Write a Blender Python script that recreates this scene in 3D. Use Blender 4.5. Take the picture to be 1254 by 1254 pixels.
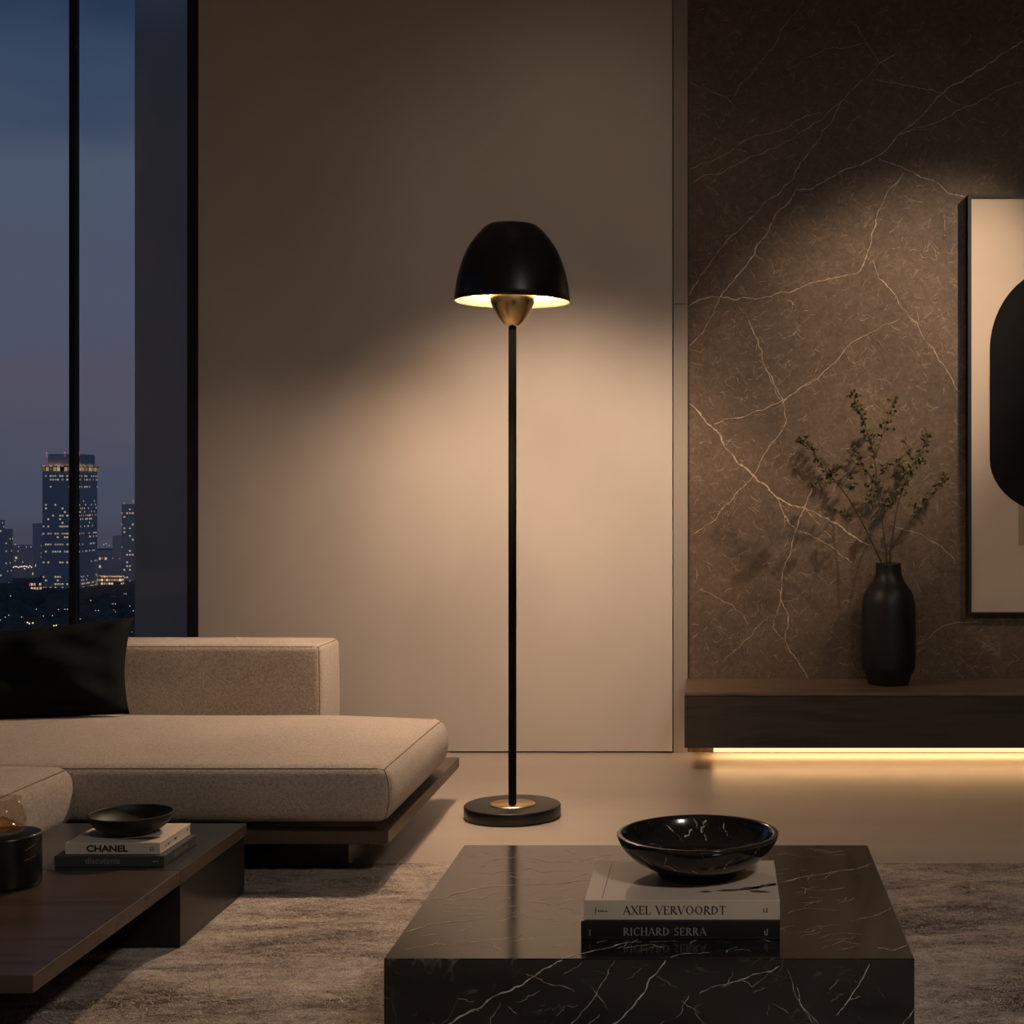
import bpy, bmesh, math, random
from mathutils import Vector, Matrix
random.seed(7)
S = bpy.context.scene
for o in list(bpy.data.objects):
    bpy.data.objects.remove(o)
C = S.collection
PI = math.pi

# ------------------------------------------------------------------ camera
F, CX, HY, H = 1850.0, 880.0, 595.0, 1.0      # focal length (px of 1254), vanishing point, eye height (m)
cam_d = bpy.data.cameras.new('camera')
cam = bpy.data.objects.new('camera', cam_d); C.objects.link(cam)
cam.location = (0, 0, H); cam.rotation_euler = (PI/2, 0, 0)
cam_d.sensor_width = 36.0; cam_d.sensor_fit = 'HORIZONTAL'
cam_d.lens = F/1254*36.0
cam_d.shift_x = -(CX-627)/1254; cam_d.shift_y = (HY-627)/1254
cam_d.clip_start = 0.05; cam_d.clip_end = 6000
S.camera = cam
def PX(u, D): return (u-CX)*D/F
def PZ(v, D): return H-(v-HY)*D/F
def FL(v, z=0.0): return (H-z)*F/(v-HY)       # depth of a point at height z seen on row v
DW = FL(922)                                   # beige wall plane
DM = DW+0.014                                  # marble wall plane
DC = FL(916, 0.082)                            # front of the floating console

# ------------------------------------------------------------------ colour helper
def lin(r, g, b, a=1.0):
    f = lambda c: (c/255/12.92) if c/255 <= 0.04045 else ((c/255+0.055)/1.055)**2.4
    return (f(r), f(g), f(b), a)

# ------------------------------------------------------------------ world: dusk sky
W = bpy.data.worlds.new('dusk'); S.world = W; W.use_nodes = True
nt = W.node_tree; nt.nodes.clear()
out = nt.nodes.new('ShaderNodeOutputWorld'); bg = nt.nodes.new('ShaderNodeBackground')
tc = nt.nodes.new('ShaderNodeTexCoord'); sep = nt.nodes.new('ShaderNodeSeparateXYZ')
mr = nt.nodes.new('ShaderNodeMapRange'); mr.inputs['From Min'].default_value = -0.12; mr.inputs['From Max'].default_value = 0.5
rmp = nt.nodes.new('ShaderNodeValToRGB')
stops = [(-0.12, (16, 18, 23)), (-0.075, (44, 47, 57)), (-0.05, (66, 68, 82)), (0.0, (72, 77, 95)), (0.06, (83, 81, 97)),
         (0.10, (78, 84, 105)), (0.19, (76, 86, 107)), (0.25, (56, 72, 97)), (0.32, (30, 51, 76)), (0.5, (18, 34, 56))]
er = rmp.color_ramp; er.interpolation = 'EASE'
for i, (z, c) in enumerate(stops):
    p = (z+0.12)/0.62
    e = er.elements[i] if i < 2 else er.elements.new(p)
    e.position = p; e.color = lin(*c)
nz = nt.nodes.new('ShaderNodeTexNoise'); nz.inputs['Scale'].default_value = 5.0; nz.inputs['Detail'].default_value = 3
mp = nt.nodes.new('ShaderNodeMapping'); mp.inputs['Scale'].default_value = (1, 1, 4.5)
add = nt.nodes.new('ShaderNodeMath'); add.operation = 'MULTIPLY_ADD'; add.inputs[1].default_value = 0.10; add.inputs[2].default_value = -0.05
ad2 = nt.nodes.new('ShaderNodeMath'); ad2.operation = 'ADD'
L = nt.links.new
L(tc.outputs['Generated'], sep.inputs[0]); L(tc.outputs['Generated'], mp.inputs[0]); L(mp.outputs[0], nz.inputs['Vector'])
L(nz.outputs['Fac'], add.inputs[0]); L(sep.outputs['Z'], ad2.inputs[0]); L(add.outputs[0], ad2.inputs[1])
L(ad2.outputs[0], mr.inputs['Value']); L(mr.outputs[0], rmp.inputs['Fac']); L(rmp.outputs['Color'], bg.inputs['Color'])
bg.inputs['Strength'].default_value = 1.0
L(bg.outputs[0], out.inputs['Surface'])

# ------------------------------------------------------------------ room lights: ceiling spots, plus added wall glow and fill
def spot(name, loc, target, power, angle, blend, color, size=0.04):
    d = bpy.data.lights.new(name, 'SPOT'); d.energy = power; d.spot_size = math.radians(angle); d.spot_blend = blend
    d.color = color; d.shadow_soft_size = size
    o = bpy.data.objects.new(name, d); C.objects.link(o); o.location = loc
    o.rotation_euler = (Vector(target)-Vector(loc)).to_track_quat('-Z', 'Y').to_euler()
    return o
WARM = (1.0, 0.68, 0.42)
spot('marble_spot_light', (1.95, 4.15, 3.02), (0.58, DM, 1.47), 370, 31, 1.0, (1.0, 0.74, 0.52))
spot('picture_spot_light', (2.1, 3.3, 3.02), (1.45, DM, 1.00), 78, 38, 1.0, (1.0, 0.72, 0.5))
spot('wall_fill_light', (-0.55, 4.35, 3.05), (-0.60, DW, 1.85), 11, 78, 1.0, (1.0, 0.78, 0.58), 0.25)  # unseen spot added to brighten the wall above the floor lamp
a = bpy.data.lights.new('room_fill_light', 'AREA'); a.shape = 'DISK'; a.size = 0.5; a.energy = 56; a.color = (1.0, 0.89, 0.79)  # unseen fill overhead, added to raise the room's ambient light
ao = bpy.data.objects.new('room_fill_light', a); C.objects.link(ao); ao.location = (1.5, 0.0, 3.05)

# ------------------------------------------------------------------ exposure
vs = S.view_settings
vs.view_transform = 'Standard'; vs.look = 'None'; vs.gamma = 1.0; vs.exposure = 0.0; vs.use_curve_mapping = False

# ================================================================== materials
def mat(name, col, rough=0.5, metal=0.0, spec=0.5, **kw):
    m = bpy.data.materials.new(name); m.use_nodes = True
    b = m.node_tree.nodes['Principled BSDF']
    b.inputs['Base Color'].default_value = col if len(col) == 4 else (*col, 1)
    b.inputs['Roughness'].default_value = rough; b.inputs['Metallic'].default_value = metal
    b.inputs['Specular IOR Level'].default_value = spec
    for k, v in kw.items(): b.inputs[k.replace('_', ' ')].default_value = v
    return m
def nodes(m):
    t = m.node_tree
    def N(kind, **kw):
        n = t.nodes.new(kind)
        for k, v in kw.items():
            if k in n.inputs: n.inputs[k].default_value = v
            else: setattr(n, k, v)
        return n
    return t, N, t.links.new, t.nodes['Principled BSDF']
def ramp(N, pts):
    r = N('ShaderNodeValToRGB'); e = r.color_ramp
    for i, (p, c) in enumerate(pts):
        el = e.elements[i] if i < 2 else e.elements.new(p)
        el.position = p; el.color = c if len(c) == 4 else (*c, 1)
    return r
def noisy(name, c1, c2, scale=(3, 3, 3), nscale=1.0, detail=6, rough=0.5, bump=0.0, bscale=None, lo=0.3, hi=0.7, rough2=None, spec=0.5, dist=0.0):
    """two-tone procedural material in object space"""
    m = mat(name, c1, rough, spec=spec); t, N, K, b = nodes(m)
    tcn = N('ShaderNodeTexCoord'); mpn = N('ShaderNodeMapping'); mpn.inputs['Scale'].default_value = scale
    K(tcn.outputs['Object'], mpn.inputs[0])
    n = N('ShaderNodeTexNoise', Scale=nscale, Detail=detail); n.inputs['Distortion'].default_value = dist
    K(mpn.outputs[0], n.inputs['Vector'])
    r = ramp(N, [(lo, c1), (hi, c2)]); K(n.outputs['Fac'], r.inputs[0]); K(r.outputs[0], b.inputs['Base Color'])
    if rough2 is not None:
        mm = N('ShaderNodeMapRange'); mm.inputs['To Min'].default_value = rough; mm.inputs['To Max'].default_value = rough2
        K(n.outputs['Fac'], mm.inputs['Value']); K(mm.outputs[0], b.inputs['Roughness'])
    if bump:
        n2 = N('ShaderNodeTexNoise', Scale=bscale or 200, Detail=3); K(tcn.outputs['Object'], n2.inputs['Vector'])
        bp = N('ShaderNodeBump', Strength=bump); bp.inputs['Distance'].default_value = 0.004
        K(n2.outputs['Fac'], bp.inputs['Height']); K(bp.outputs[0], b.inputs['Normal'])
    return m
def emit(name, col, strength):
    m = bpy.data.materials.new(name); m.use_nodes = True; t = m.node_tree; t.nodes.clear()
    o = t.nodes.new('ShaderNodeOutputMaterial'); e = t.nodes.new('ShaderNodeEmission')
    e.inputs['Color'].default_value = col if len(col) == 4 else (*col, 1); e.inputs['Strength'].default_value = strength
    t.links.new(e.outputs[0], o.inputs['Surface']); return m

def marble(name, base, dark, hair, rough, hscale=9.0, hair_w=0.012, spec=0.5, speck=0.5, stretch=(1, 1, 1), fine=0.0):
    """dark stone: cloudy ground with thin crackle hairlines"""
    m = mat(name, base, rough, spec=spec); t, N, K, b = nodes(m)
    tcn = N('ShaderNodeTexCoord'); mpn = N('ShaderNodeMapping'); mpn.inputs['Scale'].default_value = stretch
    K(tcn.outputs['Object'], mpn.inputs[0])
    n = N('ShaderNodeTexNoise', Scale=3.0, Detail=8); K(mpn.outputs[0], n.inputs['Vector'])
    r = ramp(N, [(0.3, dark), (0.7, base)]); K(n.outputs['Fac'], r.inputs[0])
    cur = r.outputs[0]
    if fine:
        fn = N('ShaderNodeTexNoise', Scale=48.0, Detail=6); fn.inputs['Distortion'].default_value = 1.2; K(mpn.outputs[0], fn.inputs['Vector'])
        fr = N('ShaderNodeMapRange'); fr.inputs['From Min'].default_value = 0.3; fr.inputs['From Max'].default_value = 0.72
        fr.inputs['To Min'].default_value = 1-fine; fr.inputs['To Max'].default_value = 1+fine; K(fn.outputs['Fac'], fr.inputs['Value'])
        vm = N('ShaderNodeVectorMath', operation='SCALE'); K(cur, vm.inputs[0]); K(fr.outputs[0], vm.inputs['Scale']); cur = vm.outputs[0]
    for k, (sc, w, st) in enumerate(((hscale, hair_w, 0.55), (hscale*2.7, hair_w*1.3, 0.5), (hscale*0.45, hair_w*0.45, 0.7))):
        wn = N('ShaderNodeTexNoise', Scale=sc, Detail=4); wn.inputs['Distortion'].default_value = 1.5
        off = N('ShaderNodeMapping'); off.inputs['Location'].default_value = (3.1*k, 1.7*k, 5.3*k); K(mpn.outputs[0], off.inputs[0])
        K(off.outputs[0], wn.inputs['Vector'])
        s1 = N('ShaderNodeMath', operation='SUBTRACT'); s1.inputs[1].default_value = 0.5; K(wn.outputs['Fac'], s1.inputs[0])
        s2 = N('ShaderNodeMath', operation='ABSOLUTE'); K(s1.outputs[0], s2.inputs[0])
        s3 = N('ShaderNodeMapRange'); s3.inputs['From Min'].default_value = 0; s3.inputs['From Max'].default_value = w
        s3.inputs['To Min'].default_value = 1; s3.inputs['To Max'].default_value = 0; K(s2.outputs[0], s3.inputs['Value'])
        pn = N('ShaderNodeTexNoise', Scale=sc*1.6, Detail=3); K(off.outputs[0], pn.inputs['Vector'])
        pr = N('ShaderNodeMapRange'); pr.inputs['From Min'].default_value = 0.52; pr.inputs['From Max'].default_value = 0.72
        pr.inputs['To Max'].default_value = st*speck; K(pn.outputs['Fac'], pr.inputs['Value'])
        mu = N('ShaderNodeMath', operation='MULTIPLY'); K(s3.outputs[0], mu.inputs[0]); K(pr.outputs[0], mu.inputs[1])
        mx = N('ShaderNodeMix', data_type='RGBA'); K(mu.outputs[0], mx.inputs['Factor']); K(cur, mx.inputs['A']); mx.inputs['B'].default_value = (*hair, 1)
        cur = mx.outputs['Result']
    K(cur, b.inputs['Base Color'])
    return m

def glass_mat(name, tint=(1, 1, 1, 1), refl=1.0):
    m = bpy.data.materials.new(name); m.use_nodes = True; t = m.node_tree; t.nodes.clear()
    o = t.nodes.new('ShaderNodeOutputMaterial'); mix = t.nodes.new('ShaderNodeMixShader')
    tr = t.nodes.new('ShaderNodeBsdfTransparent'); gl = t.nodes.new('ShaderNodeBsdfGlossy'); fr = t.nodes.new('ShaderNodeFresnel')
    tr.inputs['Color'].default_value = tint; gl.inputs['Roughness'].default_value = 0.0; fr.inputs['IOR'].default_value = 1.3
    gl.inputs['Color'].default_value = (refl, refl, refl, 1)
    t.links.new(fr.outputs[0], mix.inputs[0]); t.links.new(tr.outputs[0], mix.inputs[1]); t.links.new(gl.outputs[0], mix.inputs[2])
    t.links.new(mix.outputs[0], o.inputs['Surface']); return m

M = {}
M['plaster'] = noisy('beige_plaster', (0.49, 0.443, 0.402), (0.57, 0.517, 0.47), (1.2, 1.2, 0.8), 1.6, 7, rough=0.75, bump=0.05, bscale=60)
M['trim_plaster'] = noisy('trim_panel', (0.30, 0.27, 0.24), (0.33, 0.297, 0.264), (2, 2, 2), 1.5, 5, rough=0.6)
M['dark_wall'] = noisy('taupe_wall', (0.085, 0.073, 0.063), (0.105, 0.09, 0.077), (1, 1, 1), 1.5, 5, rough=0.8)
M['ceiling'] = noisy('ceiling_paint', (0.58, 0.54, 0.49), (0.62, 0.575, 0.52), (1, 1, 1), 1.0, 3, rough=0.9)
M['floor'] = noisy('polished_concrete', (0.385, 0.322, 0.272), (0.475, 0.405, 0.345), (0.6, 4.0, 1.0), 1.3, 6, rough=0.27, rough2=0.36, lo=0.25, hi=0.75)
M['marble_wall'] = marble('brown_marble', (0.150, 0.108, 0.078), (0.088, 0.065, 0.050), (0.34, 0.25, 0.175), 0.42, hscale=9, hair_w=0.022, spec=0.35, speck=0.9, fine=0.26)
M['vein'] = noisy('marble_vein', (0.62, 0.50, 0.38), (0.30, 0.22, 0.16), (9, 9, 9), 2.0, 4, rough=0.45)
M['marble_table'] = marble('dark_marble', (0.013, 0.0105, 0.009), (0.006, 0.0055, 0.005), (0.30, 0.25, 0.20), 0.10, hscale=8, hair_w=0.012, speck=0.75, stretch=(0.55, 1.6, 1))
M['marble_table'].node_tree.nodes['Principled BSDF'].inputs['IOR'].default_value = 1.6
M['vein_table'] = noisy('table_vein', (0.78, 0.66, 0.54), (0.34, 0.28, 0.23), (14, 14, 14), 2.0, 4, rough=0.15)
M['marble_bowl'] = marble('black_marble', (0.016, 0.013, 0.012), (0.008, 0.007, 0.007), (0.45, 0.38, 0.30), 0.15, hscale=16, hair_w=0.010, speck=0.45)
M['marble_canister'] = marble('honed_black_stone', (0.012, 0.011, 0.010), (0.007, 0.0065, 0.006), (0.3, 0.26, 0.21), 0.3, hscale=14, hair_w=0.006, speck=0.12)
M['matte_black'] = noisy('matte_black_glaze', (0.009, 0.008, 0.008), (0.012, 0.011, 0.010), (12, 12, 12), 2, 4, rough=0.52, spec=0.4)
M['black_metal'] = noisy('black_powder_coat', (0.006, 0.006, 0.0065), (0.008, 0.008, 0.008), (20, 20, 20), 3, 2, rough=0.34)
M['pole_black'] = noisy('satin_black_pole', (0.005, 0.005, 0.005), (0.007, 0.007, 0.007), (20, 20, 20), 3, 2, rough=0.7, spec=0.08)
M['shade_white'] = mat('cream_enamel', (0.86, 0.77, 0.56), 0.5)
M['window_frame'] = noisy('black_aluminium', (0.004, 0.004, 0.005), (0.007, 0.007, 0.008), (6, 6, 6), 2, 2, rough=0.5)
M['pier'] = noisy('grey_render', (0.76, 0.85, 0.92), (0.82, 0.90, 0.95), (0.8, 0.8, 0.8), 1.5, 4, rough=0.85)
M['led'] = emit('warm_led', (1.0, 0.63, 0.33), 1.5)
M['bulb'] = emit('warm_bulb', (1.0, 0.72, 0.42), 22)
M['glass'] = glass_mat('window_glass')
def thin_glass(name, tint, refl):
    m = glass_mat(name, tint); t = m.node_tree
    lw = t.nodes.new('ShaderNodeLayerWeight'); lw.inputs['Blend'].default_value = 0.25
    pw = t.nodes.new('ShaderNodeMath'); pw.operation = 'MULTIPLY_ADD'; pw.inputs[1].default_value = refl; pw.inputs[2].default_value = 0.03
    mix = [n for n in t.nodes if n.type == 'MIX_SHADER'][0]
    t.links.new(lw.outputs['Facing'], pw.inputs[0]); t.links.new(pw.outputs[0], mix.inputs[0])
    [n for n in t.nodes if n.type == 'BSDF_GLOSSY'][0].inputs['Roughness'].default_value = 0.06
    return m
M['tumbler_glass'] = thin_glass('smoked_glass', (0.93, 0.90, 0.86, 1), 0.35)
M['canvas'] = noisy('beige_canvas', (0.52, 0.435, 0.36), (0.57, 0.48, 0.40), (2, 2, 2), 2.0, 7, rough=0.85, bump=0.08, bscale=300)
M['art_black'] = noisy('black_paint', (0.007, 0.007, 0.008), (0.009, 0.009, 0.0095), (5, 5, 5), 2, 4, rough=0.8, spec=0.08)
M['art_tan'] = noisy('tan_paint', (0.30, 0.23, 0.165), (0.36, 0.28, 0.20), (9, 9, 9), 2, 5, rough=0.8)
M['vase'] = noisy('black_ceramic', (0.005, 0.005, 0.005), (0.008, 0.0075, 0.007), (12, 12, 12), 2, 4, rough=0.46)
M['bark'] = noisy('twig_bark', (0.030, 0.020, 0.013), (0.045, 0.031, 0.020), (40, 40, 40), 3, 3, rough=0.8)
M['leaf'] = noisy('olive_leaf', (0.055, 0.052, 0.017), (0.095, 0.084, 0.028), (30, 30, 30), 2, 2, rough=0.6)
M['pillow'] = noisy('black_linen', (0.006, 0.0065, 0.007), (0.009, 0.0095, 0.010), (30, 30, 30), 3, 4, rough=0.85, bump=0.15, bscale=500, spec=0.12)
M['cover_white'] = noisy('off_white_cover', (0.62, 0.54, 0.46), (0.67, 0.59, 0.50), (5, 5, 5), 2, 3, rough=0.5)
M['cover_stone'] = noisy('stone_cover', (0.52, 0.43, 0.345), (0.58, 0.485, 0.395), (5, 5, 5), 2, 3, rough=0.5)
M['cover_black'] = noisy('black_cover', (0.010, 0.010, 0.011), (0.013, 0.013, 0.013), (9, 9, 9), 2, 3, rough=0.4)
M['cover_slate'] = noisy('slate_cover', (0.045, 0.053, 0.060), (0.055, 0.064, 0.072), (9, 9, 9), 2, 3, rough=0.5)
M['page'] = noisy('paper_edge', (0.60, 0.53, 0.44), (0.70, 0.62, 0.52), (1, 1, 400), 2, 2, rough=0.8)
M['ink_dark'] = mat('dark_ink', (0.035, 0.024, 0.018), 0.6)
M['ink_black'] = mat('black_ink', (0.012, 0.011, 0.011), 0.6)
M['ink_grey'] = mat('grey_ink', (0.30, 0.27, 0.25), 0.6)
M['ink_print'] = mat('brown_print', (0.10, 0.075, 0.055), 0.6)
M['amber'] = thin_glass('amber_glass', (1.0, 0.74, 0.38, 1), 0.55)
M['wick_wire'] = mat('gold_wire', (0.8, 0.6, 0.35), 0.25, 1.0)
M['plinth'] = noisy('black_lacquer', (0.010, 0.010, 0.010), (0.014, 0.013, 0.012), (4, 4, 4), 2, 3, rough=0.22)
M['table_base'] = noisy('charcoal_panel', (0.010, 0.010, 0.010), (0.016, 0.015, 0.014), (3, 3, 3), 2, 4, rough=0.3)
M['bronze'] = noisy('dark_bronze', (0.060, 0.042, 0.030), (0.080, 0.056, 0.040), (3, 3, 3), 2, 3, rough=0.38)
M['slate_top'] = noisy('slate_sky_tint_panel', (0.030, 0.034, 0.042), (0.044, 0.048, 0.056), (3, 5, 3), 2, 6, rough=0.24)  # dark slate; its blue tint stands in for reflected sky

def brushed(name, col, rough):
    m = mat(name, col, rough, 1.0); t, N, K, b = nodes(m)
    b.inputs['Anisotropic'].default_value = 0.6
    tcn = N('ShaderNodeTexCoord'); mpn = N('ShaderNodeMapping'); mpn.inputs['Scale'].default_value = (4, 4, 600)
    K(tcn.outputs['Object'], mpn.inputs[0]); n = N('ShaderNodeTexNoise', Scale=1.0, Detail=2); K(mpn.outputs[0], n.inputs['Vector'])
    mm = N('ShaderNodeMapRange'); mm.inputs['To Min'].default_value = rough-0.07; mm.inputs['To Max'].default_value = rough+0.1
    K(n.outputs['Fac'], mm.inputs['Value']); K(mm.outputs[0], b.inputs['Roughness'])
    return m
M['brass'] = brushed('brushed_brass', (0.90, 0.66, 0.34), 0.20)

def wood(name, c1, c2, rough, axis='X', sc=1.0):
    m = mat(name, c1, rough); t, N, K, b = nodes(m)
    tcn = N('ShaderNodeTexCoord'); mpn = N('ShaderNodeMapping')
    mpn.inputs['Scale'].default_value = (1.2*sc, 14*sc, 14*sc) if axis == 'X' else (14*sc, 1.2*sc, 14*sc)
    K(tcn.outputs['Object'], mpn.inputs[0])
    n = N('ShaderNodeTexNoise', Scale=2.0, Detail=9); n.inputs['Distortion'].default_value = 0.6; K(mpn.outputs[0], n.inputs['Vector'])
    r = ramp(N, [(0.30, c1), (0.52, c2), (0.72, tuple(0.55*x for x in c1))]); K(n.outputs['Fac'], r.inputs[0]); K(r.outputs[0], b.inputs['Base Color'])
    mm = N('ShaderNodeMapRange'); mm.inputs['To Min'].default_value = rough-0.06; mm.inputs['To Max'].default_value = rough+0.1
    K(n.outputs['Fac'], mm.inputs['Value']); K(mm.outputs[0], b.inputs['Roughness'])
    bp = N('ShaderNodeBump', Strength=0.08); bp.inputs['Distance'].default_value = 0.001; K(n.outputs['Fac'], bp.inputs['Height']); K(bp.outputs[0], b.inputs['Normal'])
    return m
M['walnut'] = wood('dark_walnut', (0.048, 0.032, 0.024), (0.085, 0.056, 0.042), 0.30, 'X')
M['console_lit_top'] = wood('smoked_oak_lit', (0.12, 0.080, 0.054), (0.17, 0.115, 0.078), 0.42, 'X')  # lighter copy of the oak: light from above put into the colour
M['console_shaded_front'] = wood('smoked_oak_shaded', (0.034, 0.027, 0.022), (0.046, 0.037, 0.030), 0.5, 'X')  # darker copy of the oak: the front's shade put into the colour

def fabric():
    m = mat('taupe_boucle', (0.4, 0.33, 0.27), 0.92, spec=0.15); t, N, K, b = nodes(m)
    b.inputs['Sheen Weight'].default_value = 0.2; b.inputs['Sheen Roughness'].default_value = 0.6
    tcn = N('ShaderNodeTexCoord')
    n1 = N('ShaderNodeTexNoise', Scale=420.0, Detail=3); n2 = N('ShaderNodeTexNoise', Scale=170.0, Detail=4); n3 = N('ShaderNodeTexNoise', Scale=3.0, Detail=3)
    n1.inputs['Distortion'].default_value = 1.0
    for n in (n1, n2, n3): K(tcn.outputs['Object'], n.inputs['Vector'])
    mx = N('ShaderNodeMath', operation='ADD'); K(n1.outputs['Fac'], mx.inputs[0]); K(n2.outputs['Fac'], mx.inputs[1])
    ms = N('ShaderNodeMath', operation='MULTIPLY_ADD'); ms.inputs[1].default_value = 0.4; K(n3.outputs['Fac'], ms.inputs[0]); K(mx.outputs[0], ms.inputs[2])
    r = ramp(N, [(0.80, (0.25, 0.208, 0.172)), (1.0, (0.42, 0.357, 0.303)), (1.0, (0.53, 0.455, 0.39))])
    r.color_ramp.elements[0].position = 0.36; r.color_ramp.elements[1].position = 0.5; r.color_ramp.elements[2].position = 0.64
    dv = N('ShaderNodeMath', operation='MULTIPLY'); dv.inputs[1].default_value = 0.417; K(ms.outputs[0], dv.inputs[0])
    K(dv.outputs[0], r.inputs[0]); K(r.outputs[0], b.inputs['Base Color'])
    bp = N('ShaderNodeBump', Strength=0.5); bp.inputs['Distance'].default_value = 0.003; K(mx.outputs[0], bp.inputs['Height']); K(bp.outputs[0], b.inputs['Normal'])
    return m
M['fabric'] = fabric()
M['piping'] = noisy('seam_piping', (0.16, 0.13, 0.10), (0.20, 0.165, 0.13), (40, 40, 40), 3, 2, rough=0.9)

def rug_mat():
    m = mat('mottled_rug', (0.4, 0.33, 0.27), 0.95, spec=0.1); t, N, K, b = nodes(m)
    tcn = N('ShaderNodeTexCoord')
    def tex(scale, ns, det, dist=0.0):
        mpn = N('ShaderNodeMapping'); mpn.inputs['Scale'].default_value = scale; K(tcn.outputs['Object'], mpn.inputs[0])
        n = N('ShaderNodeTexNoise', Scale=ns, Detail=det); n.inputs['Distortion'].default_value = dist; n.inputs['Roughness'].default_value = 0.65
        K(mpn.outputs[0], n.inputs['Vector']); return n
    big = tex((1.0, 2.2, 1), 2.3, 8, 0.8); streak = tex((4.0, 9, 1), 3.4, 12, 1.8); fine = tex((70, 120, 60), 2.0, 6, 2.2)
    a1 = N('ShaderNodeMath', operation='MULTIPLY_ADD'); a1.inputs[1].default_value = 0.55; K(streak.outputs['Fac'], a1.inputs[0]); K(big.outputs['Fac'], a1.inputs[2])
    a2 = N('ShaderNodeMath', operation='MULTIPLY_ADD'); a2.inputs[1].default_value = 1.3; K(fine.outputs['Fac'], a2.inputs[0]); K(a1.outputs[0], a2.inputs[2])
    r = ramp(N, [(0.0, (0.07, 0.055, 0.046)), (1.0, (0.88, 0.78, 0.70)), (0.5, (0.50, 0.412, 0.352))])
    mm = N('ShaderNodeMapRange'); mm.inputs['From Min'].default_value = 1.22; mm.inputs['From Max'].default_value = 1.62; K(a2.outputs[0], mm.inputs['Value'])
    K(mm.outputs[0], r.inputs[0]); K(r.outputs[0], b.inputs['Base Color'])
    bp = N('ShaderNodeBump', Strength=0.8); bp.inputs['Distance'].default_value = 0.006
    a3 = N('ShaderNodeMath', operation='MULTIPLY_ADD'); a3.inputs[1].default_value = 0.6; K(streak.outputs['Fac'], a3.inputs[0]); K(fine.outputs['Fac'], a3.inputs[2])
    K(a3.outputs[0], bp.inputs['Height']); K(bp.outputs[0], b.inputs['Normal'])
    return m
M['rug'] = rug_mat()

def tower_mat(name, body, cw, ch, thresh, strength, rowmix=0.5, wfrac=0.6, hfrac=0.45):
    """facade with a grid of lit and unlit windows"""
    m = mat(name, body, 0.6, spec=0.2); t, N, K, b = nodes(m)
    tcn = N('ShaderNodeTexCoord'); sp = N('ShaderNodeSeparateXYZ'); K(tcn.outputs['Object'], sp.inputs[0])
    def mth(op, i0, v1=None, i1=None):
        n = N('ShaderNodeMath', operation=op)
        K(i0, n.inputs[0])
        if i1 is not None: K(i1, n.inputs[1])
        elif v1 is not None: n.inputs[1].default_value = v1
        return n.outputs[0]
    xy = mth('ADD', sp.outputs['X'], i1=sp.outputs['Y'])
    u = mth('DIVIDE', xy, cw); v = mth('DIVIDE', sp.outputs['Z'], ch)
    fu, fv = mth('FLOOR', u), mth('FLOOR', v)
    cb = N('ShaderNodeCombineXYZ'); K(fu, cb.inputs[0]); K(fv, cb.inputs[1])
    wn = N('ShaderNodeTexWhiteNoise', noise_dimensions='3D'); K(cb.outputs[0], wn.inputs['Vector'])
    rn = N('ShaderNodeTexWhiteNoise', noise_dimensions='1D'); K(fv, rn.inputs['W'])
    mixv = mth('ADD', mth('MULTIPLY', wn.outputs['Value'], 1-rowmix), i1=mth('MULTIPLY', rn.outputs['Value'], rowmix))
    on = mth('GREATER_THAN', mixv, thresh)
    mu = mth('LESS_THAN', mth('FRACT', u), wfrac); mv = mth('LESS_THAN', mth('FRACT', v), hfrac)
    msk = mth('MULTIPLY', mth('MULTIPLY', on, i1=mu), i1=mv)
    br = mth('MULTIPLY', msk, i1=mth('MULTIPLY', wn.outputs['Value'], strength))
    r = ramp(N, [(0.0, (1.0, 0.50, 0.22)), (1.0, (1.0, 0.76, 0.50))]); K(wn.outputs['Value'], r.inputs[0])
    K(r.outputs[0], b.inputs['Emission Color']); K(br, b.inputs['Emission Strength'])
    return m

# ================================================================== mesh helpers
def obj(name, bm, m, parent=None, smooth=False, loc=None):
    bmesh.ops.recalc_face_normals(bm, faces=bm.faces[:])
    me = bpy.data.meshes.new(name); bm.to_mesh(me); bm.free()
    for x in (m if isinstance(m, (list, tuple)) else [m]): me.materials.append(x)
    if smooth:
        for p in me.polygons: p.use_smooth = True
    o = bpy.data.objects.new(name, me); C.objects.link(o)
    if parent is not None:
        o.parent = parent
        o.location = -Vector(parent.location) if loc is None else loc
    elif loc is not None: o.location = loc
    return o
def thing(name, label, cat, loc=(0, 0, 0), group=None):
    o = bpy.data.objects.new(name, None); C.objects.link(o); o.location = loc; o.empty_display_size = 0.1
    tag(o, label, cat, group); return o
def tag(o, label, cat, group=None, kind=None):
    o['label'] = label; o['category'] = cat
    if group: o['group'] = group
    if kind: o['kind'] = kind
    return o
def struct(name, bm, m, smooth=False):
    o = obj(name, bm, m, smooth=smooth); o['kind'] = 'structure'; return o
def add_box(bm, x0, x1, y0, y1, z0, z1, bevel=0.0, seg=2, mi=0):
    vs_ = [bm.verts.new(p) for p in ((x0, y0, z0), (x1, y0, z0), (x1, y1, z0), (x0, y1, z0), (x0, y0, z1), (x1, y0, z1), (x1, y1, z1), (x0, y1, z1))]
    fs = [bm.faces.new([vs_[i] for i in f]) for f in ((3, 2, 1, 0), (4, 5, 6, 7), (0, 1, 5, 4), (1, 2, 6, 5), (2, 3, 7, 6), (3, 0, 4, 7))]
    for f in fs: f.material_index = mi
    if bevel:
        es = list({e for f in fs for e in f.edges})
        bmesh.ops.bevel(bm, geom=es, offset=bevel, segments=seg, profile=0.5, affect='EDGES')
    return fs
def box(*a, **k):
    bm = bmesh.new(); add_box(bm, *a, **k); return bm
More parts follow.
